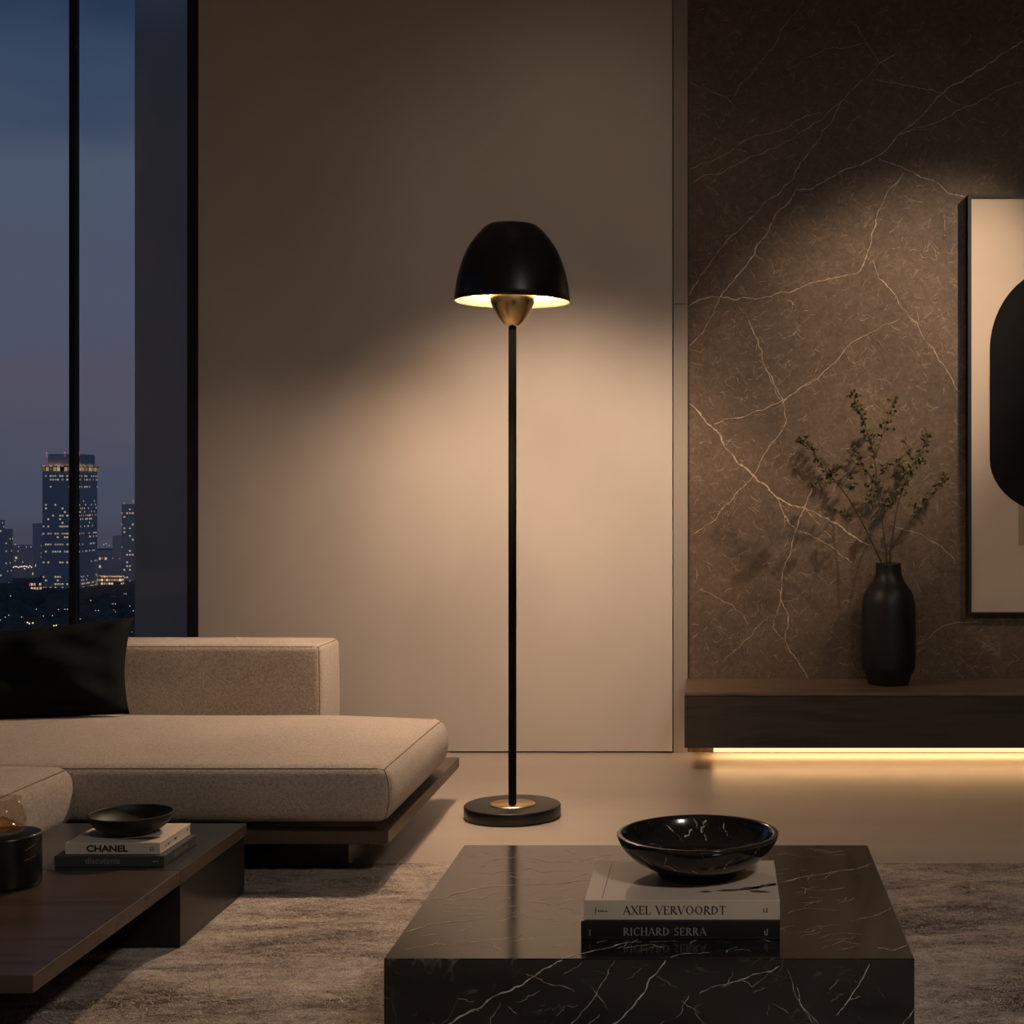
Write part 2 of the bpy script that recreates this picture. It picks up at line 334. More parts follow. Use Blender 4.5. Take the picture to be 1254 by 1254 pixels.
def lathe(prof, n=64, c=(0, 0, 0), closed=False):
    """prof: list of (r, z); revolve round the vertical through c"""
    bm = bmesh.new(); rings = []
    for r, z in prof:
        if r < 1e-6: rings.append([bm.verts.new((c[0], c[1], c[2]+z))])
        else: rings.append([bm.verts.new((c[0]+r*math.cos(2*PI*i/n), c[1]+r*math.sin(2*PI*i/n), c[2]+z)) for i in range(n)])
    pairs = list(zip(rings, rings[1:])) + ([(rings[-1], rings[0])] if closed else [])
    for a_, b_ in pairs:
        for i in range(n):
            j = (i+1) % n
            if len(a_) == 1 and len(b_) == 1: continue
            if len(a_) == 1: bm.faces.new((a_[0], b_[i], b_[j]))
            elif len(b_) == 1: bm.faces.new((a_[i], b_[0], a_[j]))
            else: bm.faces.new((a_[i], b_[i], b_[j], a_[j]))
    return bm
def add_tube(bm, pts, rad, n=8, cap=True):
    rings = []
    pts = [Vector(p) for p in pts]
    for i, p in enumerate(pts):
        t = (pts[min(i+1, len(pts)-1)]-pts[max(i-1, 0)]).normalized()
        up = Vector((0, 0, 1)) if abs(t.z) < 0.95 else Vector((1, 0, 0))
        s = t.cross(up).normalized(); w = s.cross(t)
        r = rad[i] if isinstance(rad, (list, tuple)) else rad
        rings.append([bm.verts.new(p+(s*math.cos(2*PI*k/n)+w*math.sin(2*PI*k/n))*r) for k in range(n)])
    for a_, b_ in zip(rings, rings[1:]):
        for k in range(n): bm.faces.new((a_[k], a_[(k+1) % n], b_[(k+1) % n], b_[k]))
    if cap:
        bm.faces.new(rings[0]); bm.faces.new(rings[-1][::-1])
def smoothstep(x): x = max(0, min(1, x)); return x*x*(3-2*x)

def axis_coords(a, b, r, n):
    c = [a+r*(1-math.cos(PI/2*k/5)) for k in range(5)]
    c += [a+r+(b-a-2*r)*k/n for k in range(n+1)]
    c += [b-r*(1-math.cos(PI/2*k/5)) for k in range(4, -1, -1)]
    return c
class Cushion:
    """upholstered block: rounded box whose top swells and whose sides bow a little"""
    def __init__(s, x0, x1, y0, y1, z0, z1, r, crown=0.0, bow=0.0, peak=0.5, wrinkle=0.0, seed=0):
        s.b = (x0, x1, y0, y1, z0, z1); s.r = r; s.crown = crown; s.bow = bow; s.peak = peak; s.wr = wrinkle; s.seed = seed
    def deform(s, p):
        x0, x1, y0, y1, z0, z1 = s.b
        u = (p.x-x0)/(x1-x0); v = (p.y-y0)/(y1-y0); w = (p.z-z0)/(z1-z0)
        du = min(u, 1-u)*(x1-x0); dv = min(v, 1-v)*(y1-y0)
        e = lambda d, L_: 1-(1-min(1, d/L_))**2
        top = smoothstep((w-0.5)/0.5)
        q = Vector(p)
        Lx, Ly = min(0.35, (x1-x0)*0.5), (y1-y0)
        vv = max(0.0, min(1.0, v))**(math.log(0.5)/math.log(s.peak))
        q.z += s.crown*top*e(du, Lx)*max(0.0, 1-(2*vv-1)**2)**0.8
        bow = s.bow*(4*w*(1-w))
        q.x += bow*(2*u-1)*(abs(2*u-1)**3); q.y += bow*(2*v-1)*(abs(2*v-1)**3)
        if s.wr:
            k = s.seed
            q.z += s.wr*top*(math.sin(9*p.x+5*p.y+k)+math.sin(-6*p.x+13*p.y+1.7*k))*e(du, .2)*e(dv, .2)
        return q
    def round(s, p):
        x0, x1, y0, y1, z0, z1 = s.b; r = s.r
        c = Vector((min(max(p[0], x0+r), x1-r), min(max(p[1], y0+r), y1-r), min(max(p[2], z0+r), z1-r)))
        d = Vector(p)-c
        return c+d.normalized()*r if d.length > 1e-9 else Vector(p)
    def surf(s, p): return s.deform(s.round(p))
    def mesh(s, nx=24, ny=14, nz=6):
        x0, x1, y0, y1, z0, z1 = s.b; r = s.r; bm = bmesh.new()
        ax, ay, az = axis_coords(x0, x1, r, nx), axis_coords(y0, y1, r, ny), axis_coords(z0, z1, r, nz)
        def face(fn, A, B):
            g = [[bm.verts.new(s.surf(fn(a_, b_))) for b_ in B] for a_ in A]
            for i in range(len(A)-1):
                for j in range(len(B)-1):
                    bm.faces.new((g[i][j], g[i+1][j], g[i+1][j+1], g[i][j+1]))
        face(lambda a_, b_: (a_, b_, z0), ax, ay); face(lambda a_, b_: (a_, b_, z1), ax, ay)
        face(lambda a_, b_: (a_, y0, b_), ax, az); face(lambda a_, b_: (a_, y1, b_), ax, az)
        face(lambda a_, b_: (x0, a_, b_), ay, az); face(lambda a_, b_: (x1, a_, b_), ay, az)
        bmesh.ops.remove_doubles(bm, verts=bm.verts[:], dist=1e-5)
        return bm
    def seam(s, bm, p0, p1, rad=0.0016, n=30):
        add_tube(bm, [s.surf([p0[k]+(p1[k]-p0[k])*i/n for k in range(3)]) for i in range(n+1)], rad, 6)

def fractal(pts, rough=0.10, levels=3, rnd=random):
    pts = [Vector(p) for p in pts]
    for _ in range(levels):
        o = [pts[0]]
        for a_, b_ in zip(pts, pts[1:]):
            d = b_-a_; m_ = (a_+b_)/2+Vector((-d.y, d.x))*rnd.uniform(-rough, rough)
            o += [m_, b_]
        pts = o
    return pts
def ribbon(bm, pts, w, mapf, mi=1, rnd=random):
    """vein: a wandering band of changing width let into a stone face"""
    n = len(pts); L_ = []; R_ = []
    for i, p in enumerate(pts):
        t = pts[min(i+1, n-1)]-pts[max(i-1, 0)]
        if t.length < 1e-9: t = Vector((1, 0))
        nn = Vector((-t.y, t.x)).normalized()
        ww = w*rnd.uniform(0.25, 1.25)*(0.35 if i in (0, n-1) else 1)
        L_.append(bm.verts.new(mapf(p+nn*ww/2))); R_.append(bm.verts.new(mapf(p-nn*ww/2)))
    for i in range(n-1):
        f = bm.faces.new((L_[i], L_[i+1], R_[i+1], R_[i])); f.material_index = mi

# ------------------------------------------------------------------ lettering
def font_text(name, body, size, origin, xdir, ydir, m, parent, width=None, bold=0.0):
    cu = bpy.data.curves.new(name+'_c', 'FONT'); cu.body = body; cu.size = size; cu.offset = bold
    to = bpy.data.objects.new(name+'_t', cu); C.objects.link(to)
    dg = bpy.context.evaluated_depsgraph_get(); dg.update()
    me = bpy.data.meshes.new_from_object(to.evaluated_get(dg)); me.name = name
    bpy.data.objects.remove(to); bpy.data.curves.remove(cu)
    xs = [v.co.x for v in me.vertices]; x0, x1 = min(xs), max(xs)
    k = (width/(x1-x0)) if width else 1.0
    xd, yd = Vector(xdir), Vector(ydir)
    for v in me.vertices: v.co = Vector(origin)+xd*((v.co.x-x0)*k)+yd*v.co.y
    me.materials.clear(); me.materials.append(m)
    o = bpy.data.objects.new(name, me); C.objects.link(o)
    o.parent = parent; o.location = -Vector(parent.location)
    return o
T, K_ = 0.055, 0.125
GL = {
 'A': (0.76, [[(0.06, 0), (0.38, 1), T], [(0.36, 1), (0.70, 0), K_], [(0.17, .34), (0.56, .34), T]], [(0.06, 0), (0.70, 0)]),
 'X': (0.74, [[(0.08, 1), (0.66, 0), K_], [(0.64, 1), (0.08, 0), T]], [(0.08, 0), (0.66, 0), (0.08, 1), (0.64, 1)]),
 'E': (0.60, [[(0.12, 0), (0.12, 1), K_], [(0.06, .97), (0.52, .97), T], [(0.12, .52), (0.42, .52), T], [(0.06, .03), (0.54, .03), T], [(0.52, 1), (0.52, .82), T], [(0.54, 0), (0.54, .2), T], [(0.42, .42), (0.42, .62), T]], []),
 'L': (0.58, [[(0.12, 0), (0.12, 1), K_], [(0.06, .03), (0.52, .03), T], [(0.52, 0), (0.52, .22), T]], [(0.12, 1)]),
 'V': (0.76, [[(0.08, 1), (0.38, 0), K_], [(0.38, 0), (0.68, 1), T]], [(0.08, 1), (0.68, 1)]),
 'I': (0.30, [[(0.15, 0), (0.15, 1), K_]], [(0.15, 0), (0.15, 1)]),
 'T': (0.68, [[(0.34, 0), (0.34, 1), K_], [(0.03, .97), (0.65, .97), T], [(0.03, 1), (0.03, .8), T], [(0.65, 1), (0.65, .8), T]], [(0.34, 0)]),
 'H': (0.80, [[(0.14, 0), (0.14, 1), K_], [(0.66, 0), (0.66, 1), K_], [(0.14, .52), (0.66, .52), T]], [(0.14, 0), (0.66, 0), (0.14, 1), (0.66, 1)]),
 'R': (0.70, [[(0.14, 0), (0.14, 1), K_], [(0.30, .48), (0.66, 0), K_]], [(0.14, 0), (0.66, 0)]),
 'D': (0.78, [[(0.14, 0), (0.14, 1), K_]], []),
 'O': (0.86, [], []), 'C': (0.74, [[(0.66, .98), (0.66, .76), T]], []), 'S': (0.58, [[(0.46, 1), (0.46, .8), T], [(0.08, 0), (0.08, .22), T]], []),
}
ARCS = {  # centre, rx, ry, from deg, to deg
 'O': [(0.43, .5, .38, .5, 0, 360)], 'C': [(0.43, .5, .36, .5, 48, 312)], 'D': [(0.16, .5, .56, .485, -90, 90)],
 'R': [(0.16, .735, .40, .25, -90, 90)], 'S': [(0.28, .74, .19, .245, 30, 270), (0.28, .255, .21, .24, -150, 90)]}
def serif_text(name, body, size, origin, xdir, ydir, m, parent, width):
    """roman capitals with thick and thin strokes"""
    polys = []; x = 0.0
    def stroke(a_, b_, w):
        a_, b_ = Vector(a_), Vector(b_); d = (b_-a_).normalized(); n = Vector((-d.y, d.x))*w/2
        polys.append([a_+n, a_-n, b_-n, b_+n])
    for ch in body:
        if ch == ' ': x += 0.42; continue
        adv, st, sf = GL[ch]
        for a_, b_, w in st: stroke((a_[0]+x, a_[1]), (b_[0]+x, b_[1]), w)
        for sx, sy in sf: stroke((x+sx-0.12, sy+(0.02 if sy == 0 else -0.02)), (x+sx+0.12, sy+(0.02 if sy == 0 else -0.02)), 0.045)
        for cx, cy, rx, ry, d0, d1 in ARCS.get(ch, []):
            n = 20
            for i in range(n):
                q = []
                for a_ in (d0+(d1-d0)*i/n, d0+(d1-d0)*(i+1)/n):
                    a_ = math.radians(a_); w = 0.045+0.085*abs(math.cos(a_))
                    if ch == 'S': w = 0.05+0.07*abs(math.sin(a_))*0.7
                    q.append((Vector((x+cx+rx*math.cos(a_), cy+ry*math.sin(a_))), Vector((x+cx+(rx-w)*math.cos(a_), cy+(ry-w)*math.sin(a_)))))
                polys.append([q[0][0], q[1][0], q[1][1], q[0][1]])
        x += adv+0.06
    k = width/(x-0.06); bm = bmesh.new(); xd, yd = Vector(xdir), Vector(ydir)
    for p in polys:
        bm.faces.new([bm.verts.new(Vector(origin)+xd*(v.x*k)+yd*(v.y*size)) for v in p])
    return obj(name, bm, m, parent)
def flat_marks(name, rects, origin, xdir, ydir, m, parent):
    xd, yd = Vector(xdir), Vector(ydir)
    for pts in rects:
        bm = bmesh.new(); bm.faces.new([bm.verts.new(Vector(origin)+xd*a_+yd*b_) for a_, b_ in pts])
        obj(name, bm, m, parent)
def rect(x0, x1, y0, y1): return [(x0, y0), (x1, y0), (x1, y1), (x0, y1)]

# ================================================================== THE ROOM
XL, XR, YB, ZC = -4.3, 3.0, -1.8, 3.1
xw0, xw1 = PX(243, DW), PX(824, DW)            # beige wall, left end and seam
xt1 = PX(842, DW)                              # end of the trim panels / niche side
struct('floor', box(XL-0.1, XR+0.1, YB-0.1, DM+0.25, -0.12, 0.0), M['floor'])
struct('ceiling', box(XL-0.1, XR+0.1, YB-0.1, DM+0.3, ZC, ZC+0.15), M['ceiling'])
struct('wall_back', box(xw0, xw1-0.002, DW, DM+0.25, 0.006, ZC), M['plaster'])
struct('shadow_gap_back', box(xw0, xw1-0.002, DW+0.012, DM+0.25, 0.0, 0.006), M['window_frame'])  # black strip standing in for the shade in the gap under the wall
zj = PZ(372, DW)
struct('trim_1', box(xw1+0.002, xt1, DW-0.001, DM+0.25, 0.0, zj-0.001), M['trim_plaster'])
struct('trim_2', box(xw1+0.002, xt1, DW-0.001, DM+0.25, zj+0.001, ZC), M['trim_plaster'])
struct('wall_right', box(XR, XR+0.15, YB, DM+0.25, 0, ZC), M['dark_wall'])
struct('wall_rear', box(XL, XR, YB-0.15, YB, 0, ZC), M['dark_wall'])
# left side: a long wall with a tall glazed opening
bm = bmesh.new()
add_box(bm, XL-0.15, XL, YB, 0.4, 0, ZC); add_box(bm, XL-0.15, XL, 0.4, DW+0.1, 2.95, ZC)
struct('wall_left', bm, M['dark_wall'])
bm = bmesh.new(); add_box(bm, XL-0.09, XL-0.03, 0.4, DW, 0, 0.05)
add_box(bm, XL-0.09, XL-0.03, 0.4, DW, 2.9, 2.95)
for yy in (0.4, 2.9, DW-0.06): add_box(bm, XL-0.09, XL-0.03, yy, yy+0.06, 0.05, 2.9)
w3 = thing('window_3', 'x', 'x', (XL-0.06, 3, 0))
for k in ('label', 'category'): del w3[k]
w3['kind'] = 'structure'
obj('frame', bm, M['window_frame'], w3); obj('pane', box(XL-0.065, XL-0.055, 0.4, DW, 0.05, 2.9), M['glass'], w3)

# marble wall of the niche, its veins let into the same mesh
bm = box(xt1, XR, DM, DM+0.25, 0.0, ZC)
rv = random.Random(11)
z7 = lambda pts: [(820+x/2.507, y/2.507) for x, y in pts]
z6 = lambda pts: [(820+x/2.507, 450+y/2.507) for x, y in pts]
wv = [
 (z7([(1088,125),(1000,185),(920,235),(870,260),(825,295),(780,350),(740,385),(690,430),(660,465),(615,490),(560,515),(515,535),(470,560),(440,578),(390,580),(370,615),(310,690),(270,750),(245,800),(215,840),(180,880),(155,912),(60,940)]), 1.5),
 (z7([(1088,250),(1040,265),(985,290),(925,325),(880,340),(820,375),(740,400),(700,415)]), 1.2),
 (z7([(155,912),(240,915),(330,900),(400,885),(430,870),(500,855),(575,840),(605,785),(620,720),(640,650),(720,530)]), 1.1),
 (z7([(60,910),(100,840),(150,770),(210,710),(270,650),(330,600),(380,550),(420,480),(470,400),(525,310)]), 1.1),
 (z7([(60,565),(150,535),(290,470),(380,425),(470,365),(530,310),(610,235),(700,160)]), 0.9),
 (z7([(60,520),(130,495),(200,455),(270,415),(380,375),(470,345)]), 0.8),
 (z7([(640,485),(690,505),(725,520),(770,545),(820,560),(850,590),(910,608)]), 1.1),
 (z7([(155,912),(130,970),(90,1030),(60,1060)]), 1.1),
 (z7([(200,290),(260,215),(320,145),(370,55),(410,0)]), 0.7),
 (z7([(630,240),(720,262),(790,275),(830,285),(870,315),(925,325)]), 0.9),
 (z7([(625,800),(640,850),(680,890),(710,940),(760,990),(800,1060),(860,1150),(900,1210)]), 0.9),
 (z7([(235,960),(270,1040),(290,1120),(320,1180),(350,1240)]), 0.7),
 (z7([(320,1254),(400,1190),(470,1145),(520,1100),(560,1050),(620,1020),(710,975)]), 0.8),
 (z6([(60,110),(110,165),(155,205),(170,245),(210,295),(250,325),(300,365),(330,400),(380,425),(440,440),(500,475),(560,515),(615,545)]), 1.9),
 (z6([(440,365),(415,430),(390,495),(375,540),(355,600),(345,660),(340,710),(365,760),(355,840),(385,890),(410,930),(425,955)]), 1.3),
 (z6([(340,710),(320,770),(318,800),(350,835)]), 0.9),
 (z6([(135,175),(200,155),(260,135),(340,105),(400,65),(450,30)]), 0.9),
 (z6([(65,515),(130,475),(160,435),(205,385),(255,335),(290,265),(340,200),(360,160),(350,110),(320,50),(290,0)]), 0.8),
 (z6([(330,400),(350,450),(390,500),(440,520),(490,545),(530,580),(560,600)]), 0.9),
 (z6([(415,440),(470,500),(500,530)]), 0.7), (z6([(90,680),(160,715),(215,750),(240,790)]), 0.6), (z6([(165,900),(220,850),(265,800),(310,765)]), 0.7),
 ([(1040, 20), (1075, 75), (1100, 96)], 0.5), ([(965, 85), (1010, 60), (1060, 52)], 0.5), ([(843, 100), (880, 115), (900, 130)], 0.5),
 ([(1120, 790), (1150, 770), (1200, 760)], 0.6), ([(1090, 640), (1130, 655), (1170, 690)], 0.7),
]
for pts, w in wv:
    p3 = [(PX(u, DM), PZ(v, DM)) for u, v in pts]
    ribbon(bm, fractal(p3, 0.10, 3, rv), w*DM/F, lambda p: (p.x, DM-0.0006, p.y), 1, rv)
# a tangle of short hairlines
for k in range(1200):
    u, v = rv.uniform(845, 1250), rv.uniform(10, 828); a_ = rv.choice((-0.6, 0.5, 0.9, -1.0, 0.2))+rv.gauss(0, .3); l_ = rv.uniform(3, 16)
    pts = [(u+l_*t*math.cos(a_), v-l_*t*math.sin(a_)+rv.uniform(-2, 2)) for t in (0, .5, 1)]
    p3 = [(PX(x, DM), PZ(y, DM)) for x, y in pts]
    ribbon(bm, fractal(p3, 0.2, 2, rv), 0.34*DM/F, lambda p: (p.x, DM-0.0005, p.y), 1, rv)
struct('wall_niche', bm, [M['marble_wall'], M['vein']])

# windows in the back plane
def window(name, x0, x1, jl, jr):
    w = bpy.data.objects.new(name, None); C.objects.link(w); w['kind'] = 'structure'; w.location = ((x0+x1)/2, DW, 0)
    y0, y1 = DW, DW+0.03
    if jl: obj('mullion', box(x0-jl, x0, y0, y1, 0, 2.98, bevel=0.003), M['window_frame'], w)
    if jr: obj('jamb', box(x1, x1+jr, y0-0.002, y1, 0, 2.98, bevel=0.003), M['window_frame'], w)
    obj('bottom_rail', box(x0, x1, y0, y1, 0, 0.06), M['window_frame'], w)
    obj('top_rail', box(x0, x1, y0, y1, 2.92, 2.98), M['window_frame'], w)
    obj('pane', box(x0, x1, y0+0.012, y0+0.018, 0.06, 2.92), M['glass'], w)
xm0, xm1 = PX(84, DW), PX(93.5, DW)
xj0 = PX(229, DW)
window('window_1', xm1, xj0, xm1-xm0, xw0-xj0)
window('window_2', XL, xm0, 0, 0)
struct('wall_lintel', box(XL, xw0, DW, DW+0.25, 2.98, ZC), M['plaster'])
pD = DW+1.0
struct('wall_outside', box(PX(165, pD), xw0-0.001, pD, pD+0.5, -0.1, 3.6), M['pier'])

# ================================================================== RUG
RT = 0.012
rugY1, rugY0 = FL(1059), 0.9
bm = bmesh.new()
nx, ny = 60, 70; rr = random.Random(3)
g = []
for i in range(nx+1):
    row = []
    for j in range(ny+1):
        e = 1 if (0 < i < nx and 0 < j < ny) else 0.35
        row.append(bm.verts.new((-2.5+(1.75+2.5)*i/nx, rugY0+(rugY1-rugY0)*j/ny, RT*e+rr.uniform(-.0012, .0008)*e)))
    g.append(row)
for i in range(nx):
    for j in range(ny): bm.faces.new((g[i][j], g[i+1][j], g[i+1][j+1], g[i][j+1]))
bd = [e for e in bm.edges if e.is_boundary]
r_ = bmesh.ops.extrude_edge_only(bm, edges=bd)
for v in r_['geom']:
    if isinstance(v, bmesh.types.BMVert): v.co.z = 0.0
rug = obj('rug', bm, M['rug'], smooth=True)
tag(rug, 'large mottled beige and brown rug lying on the polished floor', 'rug')

# short loose pile lying over the rug
M['pile'] = noisy('rug_pile', (0.30, 0.245, 0.205), (0.86, 0.75, 0.66), (2.6, 7, 1), 2.6, 9, rough=0.95, lo=0.36, hi=0.62, spec=0.1, dist=1.0)
rp_ = random.Random(17); pv = []; pf = []
for k in range(64000):
    x, y = rp_.uniform(-1.9, 1.72), rp_.uniform(2.15, rugY1-0.02)
    if -0.51 < x < 0.31 and 2.14 < y < 2.89: continue
    if x < -1.125 and 3.04 < y < 3.70: continue
    if x < -0.93 and y > 3.88: continue
    an = rp_.gauss(0, 0.75)+(PI if rp_.random() < 0.5 else 0); l_ = rp_.uniform(.007, .019); w = rp_.uniform(.0004, .0009); h_ = rp_.uniform(.0015, .0048)
    dx, dy = math.cos(an), math.sin(an); nx_, ny_ = -dy*w, dx*w; cv_ = rp_.gauss(0, .25)*l_
    n0 = len(pv)
    for t, z_, c_ in ((0, -.0005, 0), (.5, h_, 1), (1, h_*rp_.uniform(.1, .9), 0)):
        px, py = x+dx*l_*t-dy*cv_*c_, y+dy*l_*t+dx*cv_*c_
        pv += [(px+nx_, py+ny_, RT+z_), (px-nx_, py-ny_, RT+z_)]
    pf += [(n0, n0+1, n0+3, n0+2), (n0+2, n0+3, n0+5, n0+4)]
me = bpy.data.meshes.new('pile'); me.from_pydata(pv, [], pf); me.materials.append(M['pile'])
po = bpy.data.objects.new('pile', me); C.objects.link(po); po.parent = rug; po['kind'] = 'stuff'

# ================================================================== SOFA
D0, D1 = FL(1085), 4.56                        # chaise front and back
k0 = D0/F
zft, zfb = PZ(1017.5, D0), PZ(1033.5, D0)      # platform top and bottom
zc0, zc1 = PZ(1009, D0), PZ(938, D0)
xr = PX(473, D0)
sofa = thing('sofa', 'low taupe fabric corner sofa with chaise on a dark platform, left under the window', 'sofa', (-1.6, 4.0, 0))
bm = bmesh.new()
add_box(bm, -2.75, PX(476, D0), D0-0.004, 4.80, zfb, zft, bevel=0.002)
obj('platform', bm, M['bronze'], sofa)
obj('platform', box(-2.75, -1.60, 1.9, D0-0.006, zfb, zft, bevel=0.002), M['bronze'], sofa)
obj('plinth', box(-1.62, PX(427, FL(1068)), FL(1068), 4.3, RT+.002, zfb), M['plinth'], sofa)
obj('plinth', box(-2.6, -1.75, 2.1, 3.6, RT+.002, zfb), M['plinth'], sofa)
obj('gap_board', box(-2.73, xr-0.03, D0+0.02, 4.54, zft, zc0), M['plinth'], sofa)
obj('gap_board', box(-2.73, -1.64, 1.95, D0-0.03, zft, zc0), M['plinth'], sofa)
ch = Cushion(-2.75, xr, D0, D1, zc0, zc1, 0.028, crown=0.034, bow=0.017, peak=0.62, wrinkle=0.0018, seed=2)
co = obj('seat_cushion', ch.mesh(46, 18, 6), M['fabric'], sofa, True)
bm = bmesh.new()
x0, x1, y0, y1, z0, z1 = ch.b
ch.seam(bm, (x0+.03, y0, z1), (x1, y0, z1), n=60); ch.seam(bm, (x1, y0, z1), (x1, y1, z1)); ch.seam(bm, (x1, y0, z0), (x1, y0, z1), n=12)
obj('piping', bm, M['piping'], co, loc=(0, 0, 0))
xs = PX(89, D0)
c2 = Cushion(-2.75, xs, 1.9, D0-0.004, zc0-0.004, zc1+0.004, 0.034, crown=0.030, bow=0.012, peak=0.5, wrinkle=0.0015, seed=5)
co = obj('seat_cushion', c2.mesh(16, 30, 6), M['fabric'], sofa, True)
bm = bmesh.new(); x0, x1, y0, y1, z0, z1 = c2.b
c2.seam(bm, (x1, y0, z1), (x1, y1, z1), n=60)
obj('piping', bm, M['piping'], co, loc=(0, 0, 0))
xb = PX(400, D1+0.0)
xb1 = PX(387, D1)+0.012
bk = Cushion(-2.75, xb1, D1+0.003, 4.80, zft+0.001, PZ(790, D1), 0.020, crown=0.004, bow=0.003)
bo = obj('backrest', bk.mesh(30, 8, 10), M['fabric'], sofa, True)
bm = bmesh.new(); x0, x1, y0, y1, z0, z1 = bk.b
bk.seam(bm, (x0, y0, z1), (x1, y0, z1), n=60); bk.seam(bm, (x1, y0, z1), (x1, y1, z1), n=12); bk.seam(bm, (x1, y0, z0), (x1, y0, z1), n=20)
obj('piping', bm, M['piping'], bo, loc=(0, 0, 0))
bk2 = Cushion(-2.99, -2.755, 1.9, 4.80, zfb, PZ(786, D1)+0.02, 0.022, crown=0.004, bow=0.003)
obj('backrest', bk2.mesh(8, 30, 10), M['fabric'], sofa, True)

# ---- pillows
def pillow(name, label, w, hgt, thick, mtx, seed, group='dark pillows on the sofa'):
    bm = bmesh.new(); n = 30; rp = random.Random(seed); ph = [rp.uniform(0, 6) for _ in range(8)]
    def pt(i, j, s):
        u, v = -1+2*i/n, -1+2*j/n
        pin = 1-0.06*(1-abs(v)**2)*abs(u)**1.5, 1-0.07*(1-abs(u)**2)*abs(v)**1.5
        x, z = u*w/2*pin[0], v*hgt/2*pin[1]
        f = max(0, (1-u*u)*(1-v*v))**0.42
        y = s*thick/2*f
        y += f*0.010*(math.sin(5*u+7*v+ph[0])*math.sin(3*u-4*v+ph[1]))+f*0.006*math.sin(14*u*v+ph[2]+5*u)
        # creases running in from the corners
        for (cu, cv, k) in ((1, -1, 3), (1, 1, 4), (-1, -1, 5), (-1, 1, 6)):
            d = math.hypot(u-cu, v-cv); an = math.atan2(v-cv, u-cu)
            y += s*f*0.020*math.exp(-0.9*d)*math.sin(9*an+ph[k])
        return Vector((x, y, z))
    fr = [[bm.verts.new(pt(i, j, -1)) for j in range(n+1)] for i in range(n+1)]
    bk_ = [[fr[i][j] if i in (0, n) or j in (0, n) else bm.verts.new(pt(i, j, 1)) for j in range(n+1)] for i in range(n+1)]
    for i in range(n):
        for j in range(n):
            bm.faces.new((fr[i][j], fr[i+1][j], fr[i+1][j+1], fr[i][j+1]))
            bm.faces.new((bk_[i][j], bk_[i][j+1], bk_[i+1][j+1], bk_[i+1][j]))
    o = obj(name, bm, M['pillow'], None, True); o.matrix_world = mtx
    tag(o, label, 'pillow', group); return o
def pose(loc, tilt, roll, yaw):
    return Matrix.Translation(loc) @ Matrix.Rotation(math.radians(yaw), 4, 'Z') @ Matrix.Rotation(math.radians(tilt), 4, 'X') @ Matrix.Rotation(math.radians(roll), 4, 'Y')
pillow('pillow', 'large black linen throw pillow with one raised corner leaning on the sofa backrest', 0.66, 0.29, 0.13, pose((-2.036, 4.385, 0.452), -20, -5.2, 0), 4, None)

# ================================================================== LOW WALNUT TABLE
zt = H-(1008-HY)*FL(1099)/F
Yt0, Yt1 = (H-zt)*F/(1195-HY), FL(1099)
Xt1, Xt0 = PX(302, Yt1), -1.60
tt = 0.030
Ys = (H-zt)*F/(1066-HY)
tb = thing('low_table', 'long low dark walnut table with a slate end panel beside the sofa', 'table', ((Xt0+Xt1)/2, 3.1, RT))
obj('tabletop', box(Xt0, Xt1, Yt0, Ys-0.001, zt-tt, zt, bevel=0.0015), M['walnut'], tb)
p_ = obj('end_panel', box(Xt0, Xt1, Ys+0.001, Yt1, zt-tt, zt-0.0003, bevel=0.0012), [M['slate_top'], M['walnut']], tb)
p_['label'] = 'dark slate end panel tinted blue for sky reflection'
for f in p_.data.polygons:
    if abs(f.normal.z) < 0.7: f.material_index = 1
obj('base', box(Xt0+0.1, Xt1-0.004, FL(1168), Yt1-0.004, RT+.002, zt-tt, bevel=0.001), M['table_base'], tb)

# ---- books on the low table
def book(name, label, x0, x1, y0, y1, z0, z1, cover, loc=None, slip=False):
    t = thing(name, label, 'book', ((x0+x1)/2, (y0+y1)/2, z0)); b = 0.003
    bm = bmesh.new()
    if slip: add_box(bm, x0, x1, y0, y1, z0, z1, bevel=0.0012)
    else:
        add_box(bm, x0, x1, y0, y1, z0, z0+b, bevel=0.0008); add_box(bm, x0, x1, y0, y1, z1-b, z1, bevel=0.0008)
        add_box(bm, x0, x1, y0, y0+b, z0+b-.0005, z1-b+.0005)
    obj('cover', bm, cover, t)
    if not slip: obj('pages', box(x0+.003, x1-.0007, y0+b, y1-.003, z0+b, z1-b), M['page'], t)
    return t
yb1 = 3.45
Db = (H-zt)*F/(1061.5-HY); zb1 = zt+0.0235
b1 = book('book', 'slate grey hardcover book lying flat on the low table under a cream book', PX(66, Db), PX(201, Db), Db, yb1, zt, zb1, M['cover_slate'], slip=True)
x0, x1 = PX(66, Db), PX(201, Db)
font_text('title', 'discutenia', 0.019, (PX(105, Db), Db-0.0006, zt+0.007), (1, 0, 0), (0, 0, 1), M['ink_grey'], b1, width=(147-105)*Db/F)
flat_marks('spine_mark', [rect(0, .006, 0, .003), rect(.008, .012, 0, .003)], (PX(187, Db), Db-0.0006, zt+0.010), (1, 0, 0), (0, 0, 1), M['ink_grey'], b1)
font_text('side_title', 'discutenia', 0.016, (x1+0.0006, Db+0.06, zt+0.007), (0, 1, 0), (0, 0, 1), M['ink_grey'], b1, width=0.085)
Dc = (H-zb1)*F/(1046-HY); zb2 = zb1+0.0247
b2 = book('book', 'cream hardcover book with bold black spine capitals on a slate book', PX(80, Dc), PX(196, Dc), Dc, yb1+.005, zb1, zb2, M['cover_white'])
font_text('title', 'CHANEL', 0.0192, (PX(106, Dc), Dc-0.0006, zb1+0.0058), (1, 0, 0), (0, 0, 1), M['ink_black'], b2, width=(157-106)*Dc/F, bold=0.0007)
